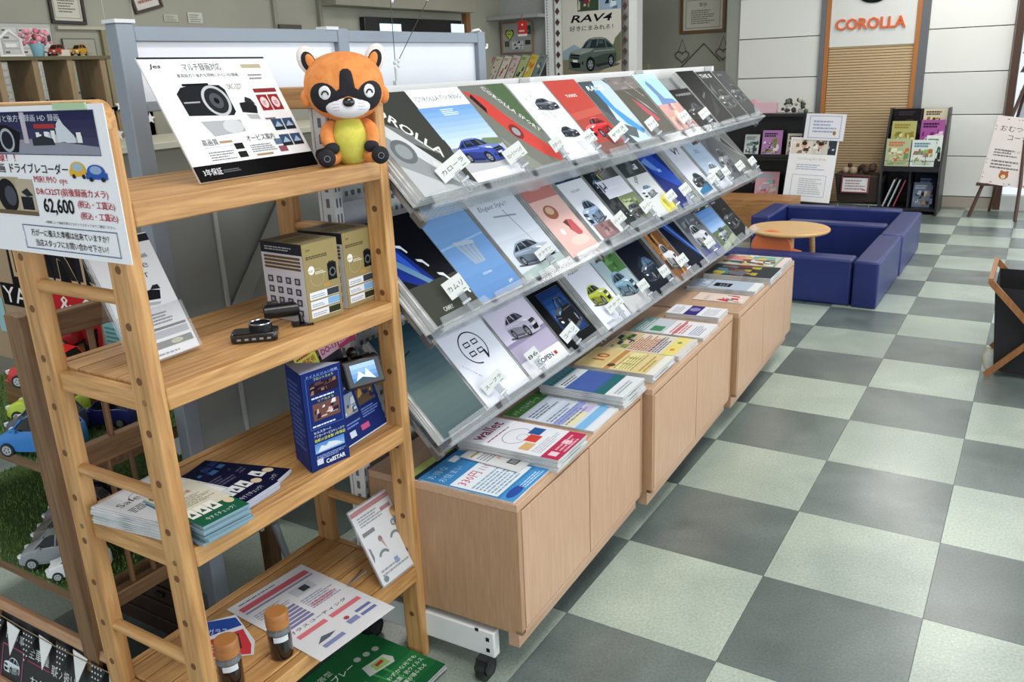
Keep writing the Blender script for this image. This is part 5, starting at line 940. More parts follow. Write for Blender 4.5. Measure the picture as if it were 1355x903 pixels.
# ================================================================ TOY CARS on grass tiers, left
def toy_car(M, L, col, label, dark_top=False, group='model cars on the grass tiers'):
    """local x = forward, built at length 1 then scaled"""
    t = T('model_car', label, 'model car', mat=M @ Matrix.Scale(L, 4), group=group)
    def q(mb): mb.M = WM[t]; return mb
    pc = pm(col, .3, .1, .4, .2); gl_ = pm('#0e1014', .15, 0, .3, 0)
    prof = [(-.49, .07, .25, .15), (-.46, .06, .31, .19), (-.3, .06, .335, .205), (-.1, .06, .33, .21), (.15, .06, .315, .21), (.3, .06, .275, .2), (.42, .06, .235, .185), (.485, .07, .18, .155), (.5, .09, .13, .12)]
    vs = []; fs = []
    for x, zb, zt, hw in prof:
        vs += [(x, -hw * .96, zb), (x, -hw, zb + (zt - zb) * .45), (x, -hw * .93, zt - .015), (x, -hw * .75, zt), (x, hw * .75, zt), (x, hw * .93, zt - .015), (x, hw, zb + (zt - zb) * .45), (x, hw * .96, zb)]
    for i in range(len(prof) - 1):
        for k in range(8): fs.append((i * 8 + k, i * 8 + (k + 1) % 8, (i + 1) * 8 + (k + 1) % 8, (i + 1) * 8 + k))
    fs.append(tuple(range(8))[::-1]); fs.append(tuple((len(prof) - 1) * 8 + k for k in range(8)))
    fs = [f[::-1] for f in fs]
    obj('body', q(MB()).add(vs, fs, pc), t, bevel=.006)
    cab_ = [(-.44, .3, .165, .3, .16), (-.36, .3, .185, .44, .13), (-.2, .3, .19, .475, .135), (.0, .3, .19, .47, .135), (.1, .3, .185, .43, .13), (.27, .27, .17, .27, .15)]
    vs = []; fs = []
    for x, zb, hb, zt, ht in cab_: vs += [(x, -hb, zb), (x, -ht, zt), (x, ht, zt), (x, hb, zb)]
    for i in range(len(cab_) - 1):
        for k in range(3): fs.append((i * 4 + k, (i + 1) * 4 + k, (i + 1) * 4 + k + 1, i * 4 + k + 1))
    gh_ = obj('windows', q(MB()).add(vs, [f[::-1] for f in fs], gl_), t)
    rf = []; rfs = []
    for x, zt, ht in ((-.37, .443, .133), (-.2, .481, .137), (.0, .476, .137), (.1, .437, .132)): rf += [(x, -ht, zt), (x, -ht * .6, zt + .008), (x, ht * .6, zt + .008), (x, ht, zt)]
    for i in range(3):
        for k in range(3): rfs.append((i * 4 + k, (i + 1) * 4 + k, (i + 1) * 4 + k + 1, i * 4 + k + 1))
    obj('roof', q(MB()).add(rf, [f[::-1] for f in rfs], pm('#141518', .2) if dark_top else pc), t)
    pil = q(MB())
    for s in (-1, 1):
        for (xa, za, ya, xb, zb_, yb) in ((.27, .275, .152, .1, .437, .132), (-.05, .3, .191, -.07, .476, .138), (-.44, .305, .163, -.36, .443, .133)): pil.tube([(xa, ya * s, za), (xb, yb * s, zb_)], .012, pc, 5)
    obj('pillar', pil, t, kind='stuff')
    wp = None
    for x in (.3, -.3):
        for s in (-1, 1):
            w = obj('wheel', q(MB()).cyl((x, s * .13, .085), (x, s * .215, .085), .085, pm('#121214', .6), 18), t)
            hb = q(MB()).cyl((x, s * .214, .085), (x, s * .219, .085), .058, pm('#b9bdc2', .25, .7), 14)
            for k in range(5):
                a = k * 2 * math.pi / 5; hb.box(x - .008 + .03 * math.cos(a), s * .2185, .077 + .03 * math.sin(a), x + .008 + .03 * math.cos(a), s * .2205, .093 + .03 * math.sin(a), pm('#3a3c40', .4))
            obj('hub', hb, w)
    fr_ = q(MB()).box(.484, -.1, .09, .506, .1, .15, pm('#15161a', .3)); obj('grille', fr_, t)
    for s in (-1, 1): obj('headlight', q(MB()).prism([(.42, s * .12), (.475, s * .09), (.49, s * .15), (.44, s * .18)][::s], .175, .215, pm('#e6ebf0', .1, 0, .8, .5)), t)
    obj('number_plate', q(MB()).box(.505, -.045, .095, .511, .045, .13, white), t); obj('mirror', q(MB()).box(.14, -.225, .3, .18, -.19, .335, pc).box(.14, .19, .3, .18, .225, .335, pc), t)
    return t
gr_m = [pm(c, .8) for c in ('#587a32', '#6a8d3e', '#486628', '#7a984e')]
def tier(name, label, x0, y0, x1, y1, z, seed, zl=0):
    t = T(name, label, 'display tier', ((x0 + x1) / 2, (y0 + y1) / 2, 0), 0, 'wooden display tiers for model cars')
    obj('deck', MB().box(x0, y0, z - .035, x1, y1, z - .006, stain[0]), t, bevel=.002)
    for a in (x0 + .01, x1 - .05):
        for b in (y0 + .01, y1 - .05): obj('leg', MB().box(a, b, zl, a + .04, b + .04, z - .035, stain[2]), t)
    if zl: obj('side_board', MB().box(x1 - .2, y0 + .06, zl, x1 - .14, y0 + .075, z - .035, stain[2]), t); obj('side_board', MB().box(x1 - .12, y0 + .06, zl, x1 - .055, y0 + .075, z - .035, stain[2]), t)
    obj('mat', MB().box(x0, y0, z - .006, x1, y1, z - .001, pm('#3a5220', .9)), t)
    R = random.Random(seed); mb = MB(); nn = 9000
    V = []; F = []; 
    for i in range(nn):
        x, y = R.uniform(x0, x1), R.uniform(y0 - .006, y1); a = R.random() * 6.28; w = .0016; h_ = R.uniform(.006, .014); l = R.uniform(-.006, .006); m_ = R.uniform(-.006, .006)
        V.append((x - w * math.cos(a), y - w * math.sin(a), z - .002, x + w * math.cos(a), y + w * math.sin(a), z - .002, x + l, y + m_, z + h_, R.randrange(4)))
    for v in V: mb.add([v[0:3], v[3:6], v[6:9]], [(0, 1, 2)], gr_m[v[9]])
    o = obj('grass_blades', mb, t, kind='stuff')
    return t
tier('display_tier', 'upper wooden display tier covered in artificial grass, left of the pine shelf', -1.75, -1.325, -.86, -.72, .66, 3, .346)
tier('display_tier', 'lower grass-covered display tier with silver model cars, lower left', -1.75, -1.368, -.86, -.72, .345, 4)
def at(x, y, z, deg): return Matrix.Translation((x, y, z)) @ Matrix.Rotation(math.radians(deg), 4, 'Z')
toy_car(at(-1.03, -1.285, .665, 205), .215, '#2d7cc4', 'bright blue model hatchback at the front of the upper tier')
toy_car(at(-1.03, -1.1, .665, 205), .16, '#252a6e', 'dark blue model car seen between the two ladder posts')
toy_car(at(-1.115, -1.222, .665, 205), .2, '#4c5260', 'dark grey model car between the blue and lime ones', True)
toy_car(at(-1.205, -1.162, .672, 205), .21, '#b9cf3e', 'lime green model car on the upper tier')
toy_car(at(-1.3, -1.09, .735, 205), .22, '#c8201f', 'red model sports car raised behind the lime one')
toy_car(at(-1.42, -1.0, .8, 210), .17, '#9c1d20', 'small dark red model car at the far left, above the red sports car')
toy_car(at(-1.05, -1.3, .35, 222), .18, '#909497', 'silver model hatchback on the lower tier, nearest the right')
toy_car(at(-1.13, -1.22, .35, 222), .18, '#6c665f', 'taupe model car second in the lower row')
toy_car(at(-1.205, -1.145, .35, 222), .18, '#7a7073', 'mauve silver model car third in the lower row')
toy_car(at(-1.31, -1.06, .35, 220), .17, '#1c1d20', 'black model car at the back of the lower row')
toy_car(at(-.94, -1.31, .35, 224), .15, '#e6e6e6', 'white model hatchback on the lower tier behind the stained post')
toy_car(at(-.92, -1.12, .35, 250), .13, '#d9d9dc', 'white model car peeping under the third pine shelf')
obj('car_plinth', MB().box(-1.46, -1.14, .662, -1.2, -1.0, .733, stain[0]), None, at=(-1.3, -1.05, .66), label='stained wooden block raising the red sports model car', category='plinth')
obj('car_plinth', MB().box(-1.52, -1.06, .733, -1.36, -.94, .798, stain[0]), None, at=(-1.42, -1.0, .733), label='upper wooden block raising the small dark red model car', category='plinth')
# illustrated board behind the cars
kb = T('illustrated_board', 'kraft board with black lettering, a red cycling picture and blue labels, behind the model cars', 'board', (-1.6, -.9, .66))
obj('board', MB().box(-2.2, -.9, .662, -1.13, -.888, 1.25, pm('#9a8468', .7)), kb)
KM = basis((-2.2, -.901, .66), (1, 0, 0), (0, 0, 1)); p = Pr(1.0, 1.0, .1)
p.poly([(.44, .27), (.95, .27), (.96, .52), (.45, .53)], '#161418'); p.text('YARIS', .4, .3, .19, '#b49a78', w=.56, bold=True); p.text('YARIS', .42, .315, .16, '#211d20', w=.52, bold=True); p.rect(.36, .2, .59, .075, '#141216'); p.rect(.64, .2, .31, .075, '#b0252a'); p.text('YARIS & GO', .37, .21, .055, '#e4e0dc', w=.58)
p.rect(.64, .02, .24, .18, '#b0252a'); R3 = random.Random(8)
for i in range(22): a, b = .67 + R3.random() * .17, .05 + R3.random() * .11; p.poly([(a, b), (a + .012, b + .03), (a + .03, b + .035), (a + .02, b - .012)], R3.choice(['#1d181a', '#2e2226', '#1d181a']))
for a in (.69, .74, .79): p.ring(a, .06, .014, .03, .003, '#e2ded8')
p.rect(.895, .13, .085, .075, '#6fb3b6'); p.lines(.9, .14, .07, .055, 4, '#2f6a6e'); p.rect(.3, .1, .05, .12, '#8fb6ba'); p.rect(.3, .3, .05, .04, '#3f6fae'); p.car(.88, .07, .11, .055, '#2a2c33'); p.put(kb, KM, 'artwork')
# stained wooden stand between the tiers and the pine shelf
st = T('stained_stand', 'dark stained wooden spindle stand directly behind the left ladder end', 'wooden stand', (-.8, -1.27, 0))
obj('post', MB().prism([(-.83, 0), (-.77, 0), (-.77, 1.055), (-.776, 1.072), (-.8, 1.078), (-.83, 1.075)], -1.405, -1.345, stain[2], 1), st, bevel=.003)
for z0, z1 in ((1.005, 1.06), (.68, .735), (.3, .34)): obj('rail', MB().box(-.815, -1.35, z0, -.785, -1.1, z1, stain[1]), st, bevel=.003)
for k in range(4):
    y = -1.32 + k * .06; obj('spindle', MB().cyl((-.8, y, .3 if k else .34), (-.8, y, .69), .0065, stain[2], 8), st)
for y in (-1.24, ): obj('spindle', MB().cyl((-.8, y, .73), (-.8, y, 1.01), .008, stain[2], 8), st)
obj('post', MB().box(-.82, -1.12, 0, -.78, -1.09, .34, stain[2]), st)
mb = MB()
for k in range(6): mb.tube([(-.8, -1.118, 1.03), (-.8 + random.uniform(-.02, .02), -1.1 + random.uniform(-.02, .015), 1.045 + random.uniform(-.02, .015))], .0015, pm('#a8916a', .9), 5)
obj('string', mb, st)
cr = T('slatted_crate', 'dark brown slatted crate with black clips under the third pine shelf, beyond the stand', 'crate', (-1.3, -.6, 0))
for k in range(5):
    s_ = obj('slat', MB().box(-1.26, -1.1, .012 + k * .056, -.84, -1.085, .06 + k * .056, darkw), cr, bevel=.002)
    if k > 1: obj('clip', MB().box(-1.12, -1.106, .03 + k * .056, -1.09, -1.1, .044 + k * .056, black), s_); obj('clip', MB().box(-.97, -1.106, .034 + k * .056, -.94, -1.1, .048 + k * .056, black), s_)
obj('corner_post', MB().box(-.87, -1.085, 0, -.84, -1.05, .29, darkw), cr); obj('corner_post', MB().box(-1.26, -1.085, 0, -1.23, -1.05, .29, darkw), cr)
cab_w = obj('white_cabinet', MB().box(-1.9, -.5, 0, -1.2, -.46, .62, pm('#b9bcbc', .5)).box(-1.9, -.46, 0, -1.86, .3, .62, pm('#b9bcbc', .5)).box(-1.24, -.46, 0, -1.2, .3, .62, pm('#b9bcbc', .5)).box(-1.9, -.5, .62, -1.2, .3, .65, pm('#c6c8c8', .5)), None, at=(-1.55, -.1, 0), label='plain light grey cabinet in the background left of the framed board', category='cabinet')

# chalk board lower left
CBM = basis((-1.245, -1.458, .004), (1, .01, 0), (0, .3, .95))
cbb = T('chalkboard', 'small wooden-framed chalkboard with pennants and handwriting, bottom left corner', 'chalkboard', mat=CBM)
h = MB(); h.M = CBM; h.box(.0, .0, -.006, .62, .225, 0, pm('#15171a', .5)); bd = obj('slate', h, cbb)
fm_ = wood('frame_wood', [(.3, '#9a7456'), (.7, '#b38c6c')], 0, 1.5)
for n_, b_ in (('frame_rail', (-.0, .21, -.012, .62, .235, .012)), ('frame_rail', (0, 0, -.012, .62, .03, .012)), ('frame_side', (-.0, .03, -.012, .03, .21, .012)), ('frame_side', (.59, .03, -.012, .62, .21, .012))):
    h = MB(); h.M = CBM; h.box(*b_, fm_); obj(n_, h, cbb, bevel=.004)
p = Pr(.62, .235, 0); p.text('トヨタ車', .1, .58, .11, '#d9dde0', w=.13); p.text('全車種', .27, .5, .14, '#e2e2e2', w=.15); p.text('取り扱いしてます', .44, .44, .12, '#e2e2e2', w=.34); p.rect(.27, .455, .16, .012, '#b04a68'); p.frame(.08, .1, .16, .42, .006, '#a55a7c'); p.car(.1, .2, .12, .2, '#cfd4d8'); p.text('お気軽に', .3, .2, .12, '#e2e2e2', w=.25); p.put(cbb, CBM @ Matrix.Translation((0, 0, .0005)), 'chalk_writing')
fl = T('pennant_string', 'string of white and black dotted pennants across the chalkboard', 'bunting', mat=CBM @ Matrix.Translation((0, 0, .014)))
for k in range(8):
    x = .01 + k * .073; y = .2 - .008 * math.sin(k * .9 + .5); wht = k % 2 == 1; h = MB(); h.M = WM[fl]
    h.prism([(x, y), (x + .026, y - .085), (x + .06, y - .006)][::-1][::-1], .0, .0015, white if wht else pm('#17181b', .6))
    f_ = obj('pennant', h, fl)
    if not wht:
        h = MB(); h.M = WM[fl]
        for r in range(6):
            for c in range(4 - r // 2):
                px_ = x + .008 + c * .0115 + r * .002; py_ = y - .01 - r * .0135
                if px_ < x + .058 - r * .007: h.prism([(px_ + .0026 * math.cos(a), py_ + .0026 * math.sin(a)) for a in [i * math.pi / 3 for i in range(6)]], .0016, .0018, white)
        obj('dots', h, f_, kind='stuff')
mb = MB(); mb.M = WM[fl]; mb.tube([(.0, .203, .003), (.15, .197, .003), (.3, .194, .003), (.45, .197, .003), (.6, .2, .003)], .0012, pm('#8a7a5c', .8), 5); obj('string', mb, fl)

# ================================================================ OFFICE SIDE, far left
ct = T('service_counter', 'low grey service counter with a pale top, seen through the gap below the white board', 'counter', (-3.2, 1, 0))
obj('body', MB().box(-3.6, -.8, 0, -3.0, 2.4, 1.2, pm('#77736b', .6)), ct); obj('top', MB().box(-3.65, -.85, 1.2, -2.97, 2.4, 1.235, pm('#b9b5a4', .4)), ct, bevel=.003)
star = []
for i in range(10): a = math.pi / 2 + i * math.pi / 5; r = .035 if i % 2 == 0 else .016; star.append((r * math.cos(a), r * math.sin(a)))
for k, (x, y, z) in enumerate(((-3.75, .95, 1.42), (-3.72, 1.12, 1.33), (-2.96, .17, 1.3), (-2.96, .27, 1.29), (-2.96, .37, 1.3))):
    obj('star_ornament', MB().prism([(y + a, z + b) for a, b in star], x, x + .004, pm('#d9dadb', .5), 0).cyl((x + .002, y, z), (x + .002, y, z + (.12 if k > 1 else 1.5)), .0015, pm('#b9b9b4', .6), 5), None, at=(x, y, z), label=['white paper star hanging highest, right of the cubbies', 'second white paper star, below the highest one', 'left star of the three on the counter front', 'middle star of the three on the counter front', 'right star of the three on the counter front'][k], category='star', group='white paper stars')
cu = T('cubby_shelf', 'brown cubby-hole shelf holding model cars in the far left background', 'shelf', (-4.0, .6, 1.2))
cm_ = wood('cubby_wood', [(.3, '#7a6648'), (.7, '#927b59')], 2, 1)
cm2 = pm('#5c5438', .7)
for (y0, y1, z0, z1, n_) in ((-.05, .98, 1.4, 1.7, 5), (-.05, 1.25, 1.15, 1.4, 6)):
    for k in range(n_ + 1): y = y0 + (y1 - y0) * k / n_; obj('divider', MB().box(-4.1, y - .045, z0, -3.85, y - .03 + .02, z1, cm_), cu)
    for z in (z0, z1): obj('board', MB().box(-4.12, y0 - .05, z - .012, -3.84, y1 + .03, z + .008, cm2), cu)
obj('upright', MB().box(-4.1, 1.2, 0, -3.85, 1.25, 1.4, cm_).box(-4.1, -.1, 0, -3.85, -.06, 1.2, cm_), cu)
for k, (y, z, c_, dsc) in enumerate(((.72, 1.712, '#a33c2c', 'red model car on top of the cubby shelf'), (.86, 1.712, '#c9952c', 'yellow model car on top of the cubby shelf'), (.33, 1.41, '#1a1b1f', 'black model car in the first upper cubby hole'), (.5, 1.41, '#22242a', 'black model car in the second upper cubby hole'), (.58, 1.41, '#303238', 'charcoal model car in the second upper cubby hole, right'), (.76, 1.41, '#24262c', 'black model car in the third upper cubby hole'), (.86, 1.41, '#4a3c40', 'dark plum model car in the third upper cubby hole'), (1.12, 1.415, '#b0b0b2', 'silver model car at the right end of the cubby shelf'), (1.1, 1.165, '#2a2c30', 'dark model car in the low right cubby hole'))):
    toy_car(at(-3.92, y, z, -60), .13, c_, dsc, group='model cars in the cubby shelf')
ho = T('house_ornament', 'white open house-shaped ornament on the cubby shelf', 'ornament', (-3.95, .47, 1.708))
hw_ = pm('#dcdcdc', .5)
for a, b in (((.42, 1.71), (.42, 1.8)), ((.54, 1.71), (.54, 1.8)), ((.41, 1.795), (.48, 1.85)), ((.55, 1.795), (.48, 1.85)), ((.41, 1.715), (.55, 1.715))): obj('bar', MB().tube([(-3.95, a[0], a[1]), (-3.95, b[0], b[1])], .009, hw_, 6), ho)
obj('name_strip', MB().box(-3.955, .45, 1.76, -3.945, .51, 1.78, hw_), ho)
fp = T('flower_pot', 'pale blue pot of pink flowers on the cubby shelf', 'flower pot', (-3.95, .62, 1.708))
obj('pot', MB().lathe([(.028, 0), (.04, .07), (.036, .072), (.03, .06)], (-3.95, .63, 1.708), pm('#7fb0bd', .4), 14), fp)
R4 = random.Random(2); mb = MB()
for i in range(40): mb.ball((-3.95 + R4.uniform(-.04, .04), .63 + R4.uniform(-.07, .07), 1.81 + R4.uniform(-.03, .04)), R4.uniform(.008, .016), pm(R4.choice(['#d87a90', '#c95a74', '#e6a0b0']), .7), 6, 4)
obj('flowers', mb, fp, kind='stuff'); obj('stems', MB().cyl((-3.95, .63, 1.76), (-3.95, .62, 1.82), .006, pm('#4d6a3a', .7), 6), fp)
obj('tissue_box', MB().box(-3.98, .7, 1.708, -3.9, .79, 1.745, pm('#cfc4b4', .6)), None, at=(-3.94, .74, 1.708), label='small cream box beside the flower pot', category='box') 
XL = -4.495
def wallM(y, z): return basis((XL, y, z), (0, 1, 0), (0, 0, 1))
sb_ = T('schedule_board', 'pale magnetic schedule board with rows of name strips, upper left', 'notice board', (XL, .9, 1.3))
obj('board', MB().box(XL, .5, 1.25, XL + .012, 1.06, 1.93, pm('#b9bab4', .4)), sb_)
p = Pr(.56, .68, .1); R5 = random.Random(6); p.frame(0, 0, 1, 1, .012, '#8f918c')
for r in range(15):
    for c in range(5):
        p.rect(.04 + c * .19, .03 + r * .063, .17, .045, '#d3d3cf'); p.rect(.05 + c * .19, .043 + r * .063, .03 + R5.random() * .11, .018, '#6c6e6c')
p.put(sb_, wallM(.5, 1.25) @ Matrix.Translation((0, 0, .0125)))
obj('magnet', MB().box(XL + .012, 1.02, 1.82, XL + .02, 1.04, 1.86, black), sb_)
struct('trim_5', MB().box(-4.5, 1.1, 1.895, -4.47, 1.52, 1.915, pm('#b5b19c', .6)).box(-4.5, 1.4, 1.0, -4.47, 1.43, 1.895, pm('#8d8466', .6)).box(-4.5, 1.5, 1.0, -4.47, 1.52, 1.895, pm('#b5b19c', .6)))
nb = T('notice_board', 'dark-edged grey notice board right of the schedule board', 'notice board', (XL, 1.2, 1.55)); obj('board', MB().box(XL, 1.12, 1.5, XL + .01, 1.35, 1.84, pm('#4b4a44', .6)), nb)
p = Pr(.22, .33, .1); p.rect(0, 0, 1, 1, '#a5a498'); p.lines(.08, .5, .8, .35, 8, '#8a897e'); p.rect(.4, .5, .3, .2, '#b3a96c'); p.rect(.3, .3, .35, .14, '#c6c7c2'); p.put(nb, wallM(1.125, 1.505) @ Matrix.Translation((0, 0, .0105)))
def framed(M, w, h_, lab, frame_c, art, name='framed_certificate', cat='picture frame', fw=.02, group=None):
    t = T(name, lab, cat, mat=M, group=group); fmm = pm(frame_c, .4)
    for b_ in ((0, 0, w, fw), (0, h_ - fw, w, h_), (0, fw, fw, h_ - fw), (w - fw, fw, w, h_ - fw)):
        q = MB(); q.M = M; q.box(b_[0], b_[1], 0, b_[2], b_[3], .018, fmm); obj('frame', q, t, bevel=.002)
    q = MB(); q.M = M; q.box(fw, fw, 0, w - fw, h_ - fw, .006, pm('#c9c6ba', .5)); sh_ = obj('sheet', q, t)
    p = Pr(w - 2 * fw, h_ - 2 * fw, .1); art(p); p.put(sh_, M @ Matrix.Translation((fw, fw, .0062))); return t
def cert(p):
    p.frame(.06, .06, .88, .88, .02, '#a39a7c'); p.text('賞状', .4, .72, .12, '#5a5444', w=.2); p.lines(.2, .2, .6, .45, 7, '#7d7866')
framed(wallM(1.075, 1.93) @ Matrix.Rotation(math.radians(-1), 4, 'Z'), .24, .3, 'black-framed certificate high on the left wall', '#1f1a17', cert)
framed(wallM(1.7, 2.0) @ Matrix.Rotation(math.radians(14), 4, 'Z'), .24, .3, 'tilted dark-framed notice leaning on the left wall', '#3b2a20', lambda p: (p.rect(0, 0, 1, 1, '#d2ccc6'), p.lines(.15, .15, .7, .6, 4, '#9a6a5c')))
for y, z, w, h_, c_, lab in ((1.93, 1.96, .12, .05, '#b9b8aa', 'small paper note on the left wall, nearer the tilted frame'), (2.14, 1.955, .13, .075, '#c6c6bc', 'white calendar note on the left wall above the board')):
    o = obj('wall_note', MB().box(XL, y, z, XL + .003, y + w, z + h_, pm(c_, .6)), None, at=(XL, y, z), label=lab, category='note'); p = Pr(w, h_, 0); p.lines(.1, .1, .8, .8, 4, '#8a8a80'); p.put(o, wallM(y, z) @ Matrix.Translation((0, 0, .0032)))
tv = T('wall_monitor', 'long black monitor with glowing strips for white reflections on the left wall behind the white board', 'monitor', (XL, 4.9, 1.7)); obj('case', MB().box(XL, 4.05, 1.6, XL + .06, 5.62, 2.045, pm('#101012', .2)), tv, bevel=.005)
obj('screen_or_reflection', MB().box(XL + .06, 4.26, 1.8, XL + .062, 4.58, 1.99, pm('#cfe2f2', .3, 0, .5, 0, 1, .8)), tv); obj('screen_or_reflection', MB().box(XL + .06, 5.42, 1.8, XL + .062, 5.66, 2.01, pm('#cfe2f2', .3, 0, .5, 0, 1, .8)), tv)  # white reflections on the black monitor, made as pale glowing panels
o = obj('wall_box', MB().box(XL, 3.0, 1.9, XL + .05, 3.25, 1.96, pm('#4a463c', .5)), None, at=(XL, 3.1, 1.9), label='small dark box with a pale lid low on the left wall above the board frame', category='box')
struct('trim_6', MB().box(-4.5, 5.72, 0, -4.44, 5.8, 2.97, pm('#8a5f3c', .5)).box(-4.5, 2.98, 1.2, -4.47, 3.02, 2.97, pm('#8f8d80', .6)))
struct('trim_7', MB().box(-4.5, 3.5, 1.2, -4.46, 3.54, 2.97, pm('#86847a', .6)).box(-4.49, 3.54, 2.12, -4.3, 5.7, 2.97, pm('#918e80', .7)))

# ================================================================ FAR CENTRE: white shop shelf with magazines and poster
gs = T('shop_shelf', 'white perforated shop shelf unit with magazines, far centre behind the brochures', 'shelf', (-4.0, 6.5, 0))
for x in (-4.8, -3.82, -3.7, -2.82): obj('upright', MB().box(x, 6.35, 0, x + .09, 6.5, 2.5, steel_w), gs)
obj('back_panel', MB().box(-4.72, 6.5, 0, -3.8, 6.52, 2.5, pm('#aeb0ae', .5)), gs); obj('back_panel', MB().box(-3.62, 6.5, 0, -2.8, 6.52, 2.5, pm('#c5c5c2', .5)), gs)
for z in (2.06, 1.38): obj('shelf_board', MB().box(-4.72, 6.2, z, -3.82, 6.5, z + .035, pm('#9c9d9b', .5)), gs)
sl = MB()
for k in range(50):
    for x in (-4.76, -3.8): sl.box(x, 6.348, .9 + k * .03, x + .012, 6.352, .918 + k * .03, pm('#8a8c8a', .6))
dm = MB()
for x in (-3.665, -2.865):
    for k in range(12): z = 1.1 + k * .112; dm.prism([(x - .028, z), (x, z - .038), (x + .028, z), (x, z + .038)][::-1], 6.345, 6.351, pm('#4a3230', .6), 1)
obj('slots', sl, gs, kind='stuff'); obj('diamond_holes', dm, gs, kind='stuff')
def rav(p):
    p.rect(0, 0, 1, 1, '#c9c6be'); p.lines(.03, .78, .22, .2, 6, '#6c6a66'); p.photo(.27, .66, .36, .34, ['#3c4a3a', '#7a8a6a', '#7f2a38', '#2c3844', '#b8b49a'], 18, 5); p.photo(.64, .66, .36, .34, ['#8fa4ba', '#2c3440', '#5a6c80', '#c9d2da'], 16, 6)
    p.text('RAV4', .15, .56, .07, '#17181a', w=.68, bold=True, slant=.22); p.text('好きにまみれろ！', .13, .48, .05, '#1c1d20', w=.74, bold=True)
    p.rect(0, 0, 1, .24, '#7f7660'); p.poly([(0, .3), (.2, .36), (.3, .33), (.3, .22), (0, .22)], '#8fa2ac'); p.poly([(.82, .25), (.9, .4), (1, .46), (1, .15), (.8, .2)], '#6a6c50'); p.poly([(0, 0), (.5, .05), (1, .2), (1, .0)], '#a79f88'); p.car(.1, .1, .84, .32, '#56645c', glass='#2a3236', lamp='#8f9a9c')
po_ = obj('car_poster', MB().box(-3.6, 6.335, 1.36, -2.9, 6.34, 2.46, pm('#c9c6be', .4)), None, at=(-3.25, 6.34, 1.36), label='tall poster of a dark green off-road car with bold black heading, far centre', category='poster'); p = Pr(.7, 1.1, .2); rav(p); p.put(po_, basis((-3.6, 6.3345, 1.36), (1, 0, 0), (0, 0, 1)))
MG = [('#c2473a', '#e4d8cc'), ('#d9cfc0', '#5c7a4a'), ('#e6dccb', '#a33c3c'), ('#d8c9c4', '#b0484a'), ('#b9c48a', '#2c2c28'), ('#d9c04c', '#c96a3c'), ('#7f8a86', '#3f5a6c')]
for k, (c1, c2) in enumerate(MG):
    x = -4.66 + k * .118; M = basis((x, 6.22, 1.416), (1, -.02, 0), (.16, .1, .25))
    o = obj('magazine', MB().box(0, 0, -.008, .11, .3, 0, edge_m), None, at=M, world=False, label='%s magazine, %s in the slanting row on the far shop shelf' % (['red and white', 'green and cream', 'cream', 'pinkish', 'pale green and black', 'yellow and orange', 'grey-blue'][k], ['leftmost', 'second', 'third', 'fourth', 'fifth', 'sixth', 'rightmost'][k]), category='magazine', group='magazines on the far shop shelf'); p = Pr(.11, .3, .2); p.rect(0, 0, 1, 1, c1); p.photo(.05, .1, .85, .6, [c1, c2, '#e6e2da', c2], 7, k); p.lines(.1, .82, .7, .1, 2, c2); p.put(o, M)
def corkart(p):
    p.rect(0, 0, 1, 1, '#a8aaa6'); p.photo(.68, .6, .28, .3, ['#3f5a50', '#2c3a36', '#7a9a88'], 6, 2); p.photo(.3, .1, .4, .28, ['#c9ccce', '#3a3c42', '#e2e4e6'], 9, 3); p.rect(.06, .2, .16, .2, '#5a5c52'); p.rect(.76, .24, .18, .16, '#3f4240')
    hp = [(.24, .4), (.1, .62), (.1, .74), (.17, .8), (.24, .74), (.31, .8), (.38, .74), (.38, .62)]; p.poly(hp, '#26261c'); p.poly([(.24 + (a - .24) * .8, .62 + (b - .62) * .8) for a, b in hp], '#c3cf5a'); p.lines(.17, .62, .14, .06, 1, '#4a4a2c')
framed(basis((-4.47, 6.48, 1.7), (1, 0, 0), (0, 0, 1)), .42, .34, 'thin brown frame with a yellow heart card inside the far shop shelf', '#9a7a60', corkart, 'photo_frame', fw=.014)
rt = obj('price_tag', MB().box(-4.08, 6.19, 1.87, -3.96, 6.194, 2.03, pm('#c22a2a', .4)).cyl((-4.02, 6.192, 2.03), (-4.02, 6.192, 2.1), .004, pm('#c22a2a', .5), 6), None, at=(-4.02, 6.19, 1.87), label='small red hanging tag on the far shop shelf', category='tag'); p = Pr(.12, .16, 0); p.rect(0, 0, 1, .15, '#e0dcda'); p.lines(.15, .3, .7, .2, 1, '#efd0ce'); p.ell(.5, .75, .1, .07, '#efd0ce'); p.put(rt, basis((-4.08, 6.1895, 1.87), (1, 0, 0), (0, 0, 1)))
framed(basis((-2.76, 7.695, 1.835), (1, 0, 0), (0, 0, 1)), .54, .42, 'gold-brown framed certificate on the far beige wall', '#6b4c28', cert, fw=.035)
wo = T('wire_ornament', 'thin wire house outline between two hanging wire hearts below the certificate', 'ornament', (-2.48, 7.69, 1.45))
wm_ = pm('#5f5c58', .5, .4)
obj('house', MB().tube([(-2.74, 7.69, 1.47), (-2.47, 7.69, 1.72), (-2.27, 7.69, 1.52)], .007, wm_, 6), wo)
for x, z in ((-2.73, 1.59), (-2.24, 1.6)):
    pts = [(x + .085 * (16 * math.sin(a) ** 3) / 16, 7.69, z + .07 * (13 * math.cos(a) - 5 * math.cos(2 * a) - 2 * math.cos(3 * a) - math.cos(4 * a)) / 16) for a in [i * math.pi / 12 for i in range(25)]]
    obj('heart', MB().tube(pts, .006, wm_, 6), wo); obj('cord', MB().tube([(x - .05, 7.69, z + .05), (x, 7.69, z + .19), (x + .05, 7.69, z + .05)], .003, wm_, 5), wo)
obj('thermostat', MB().box(-3.26, 7.66, 1.42, -3.15, 7.7, 1.52, pm('#a8a58f', .5)), None, at=(-3.2, 7.68, 1.42), label='small beige box on the far wall right of the tall poster', category='wall box')

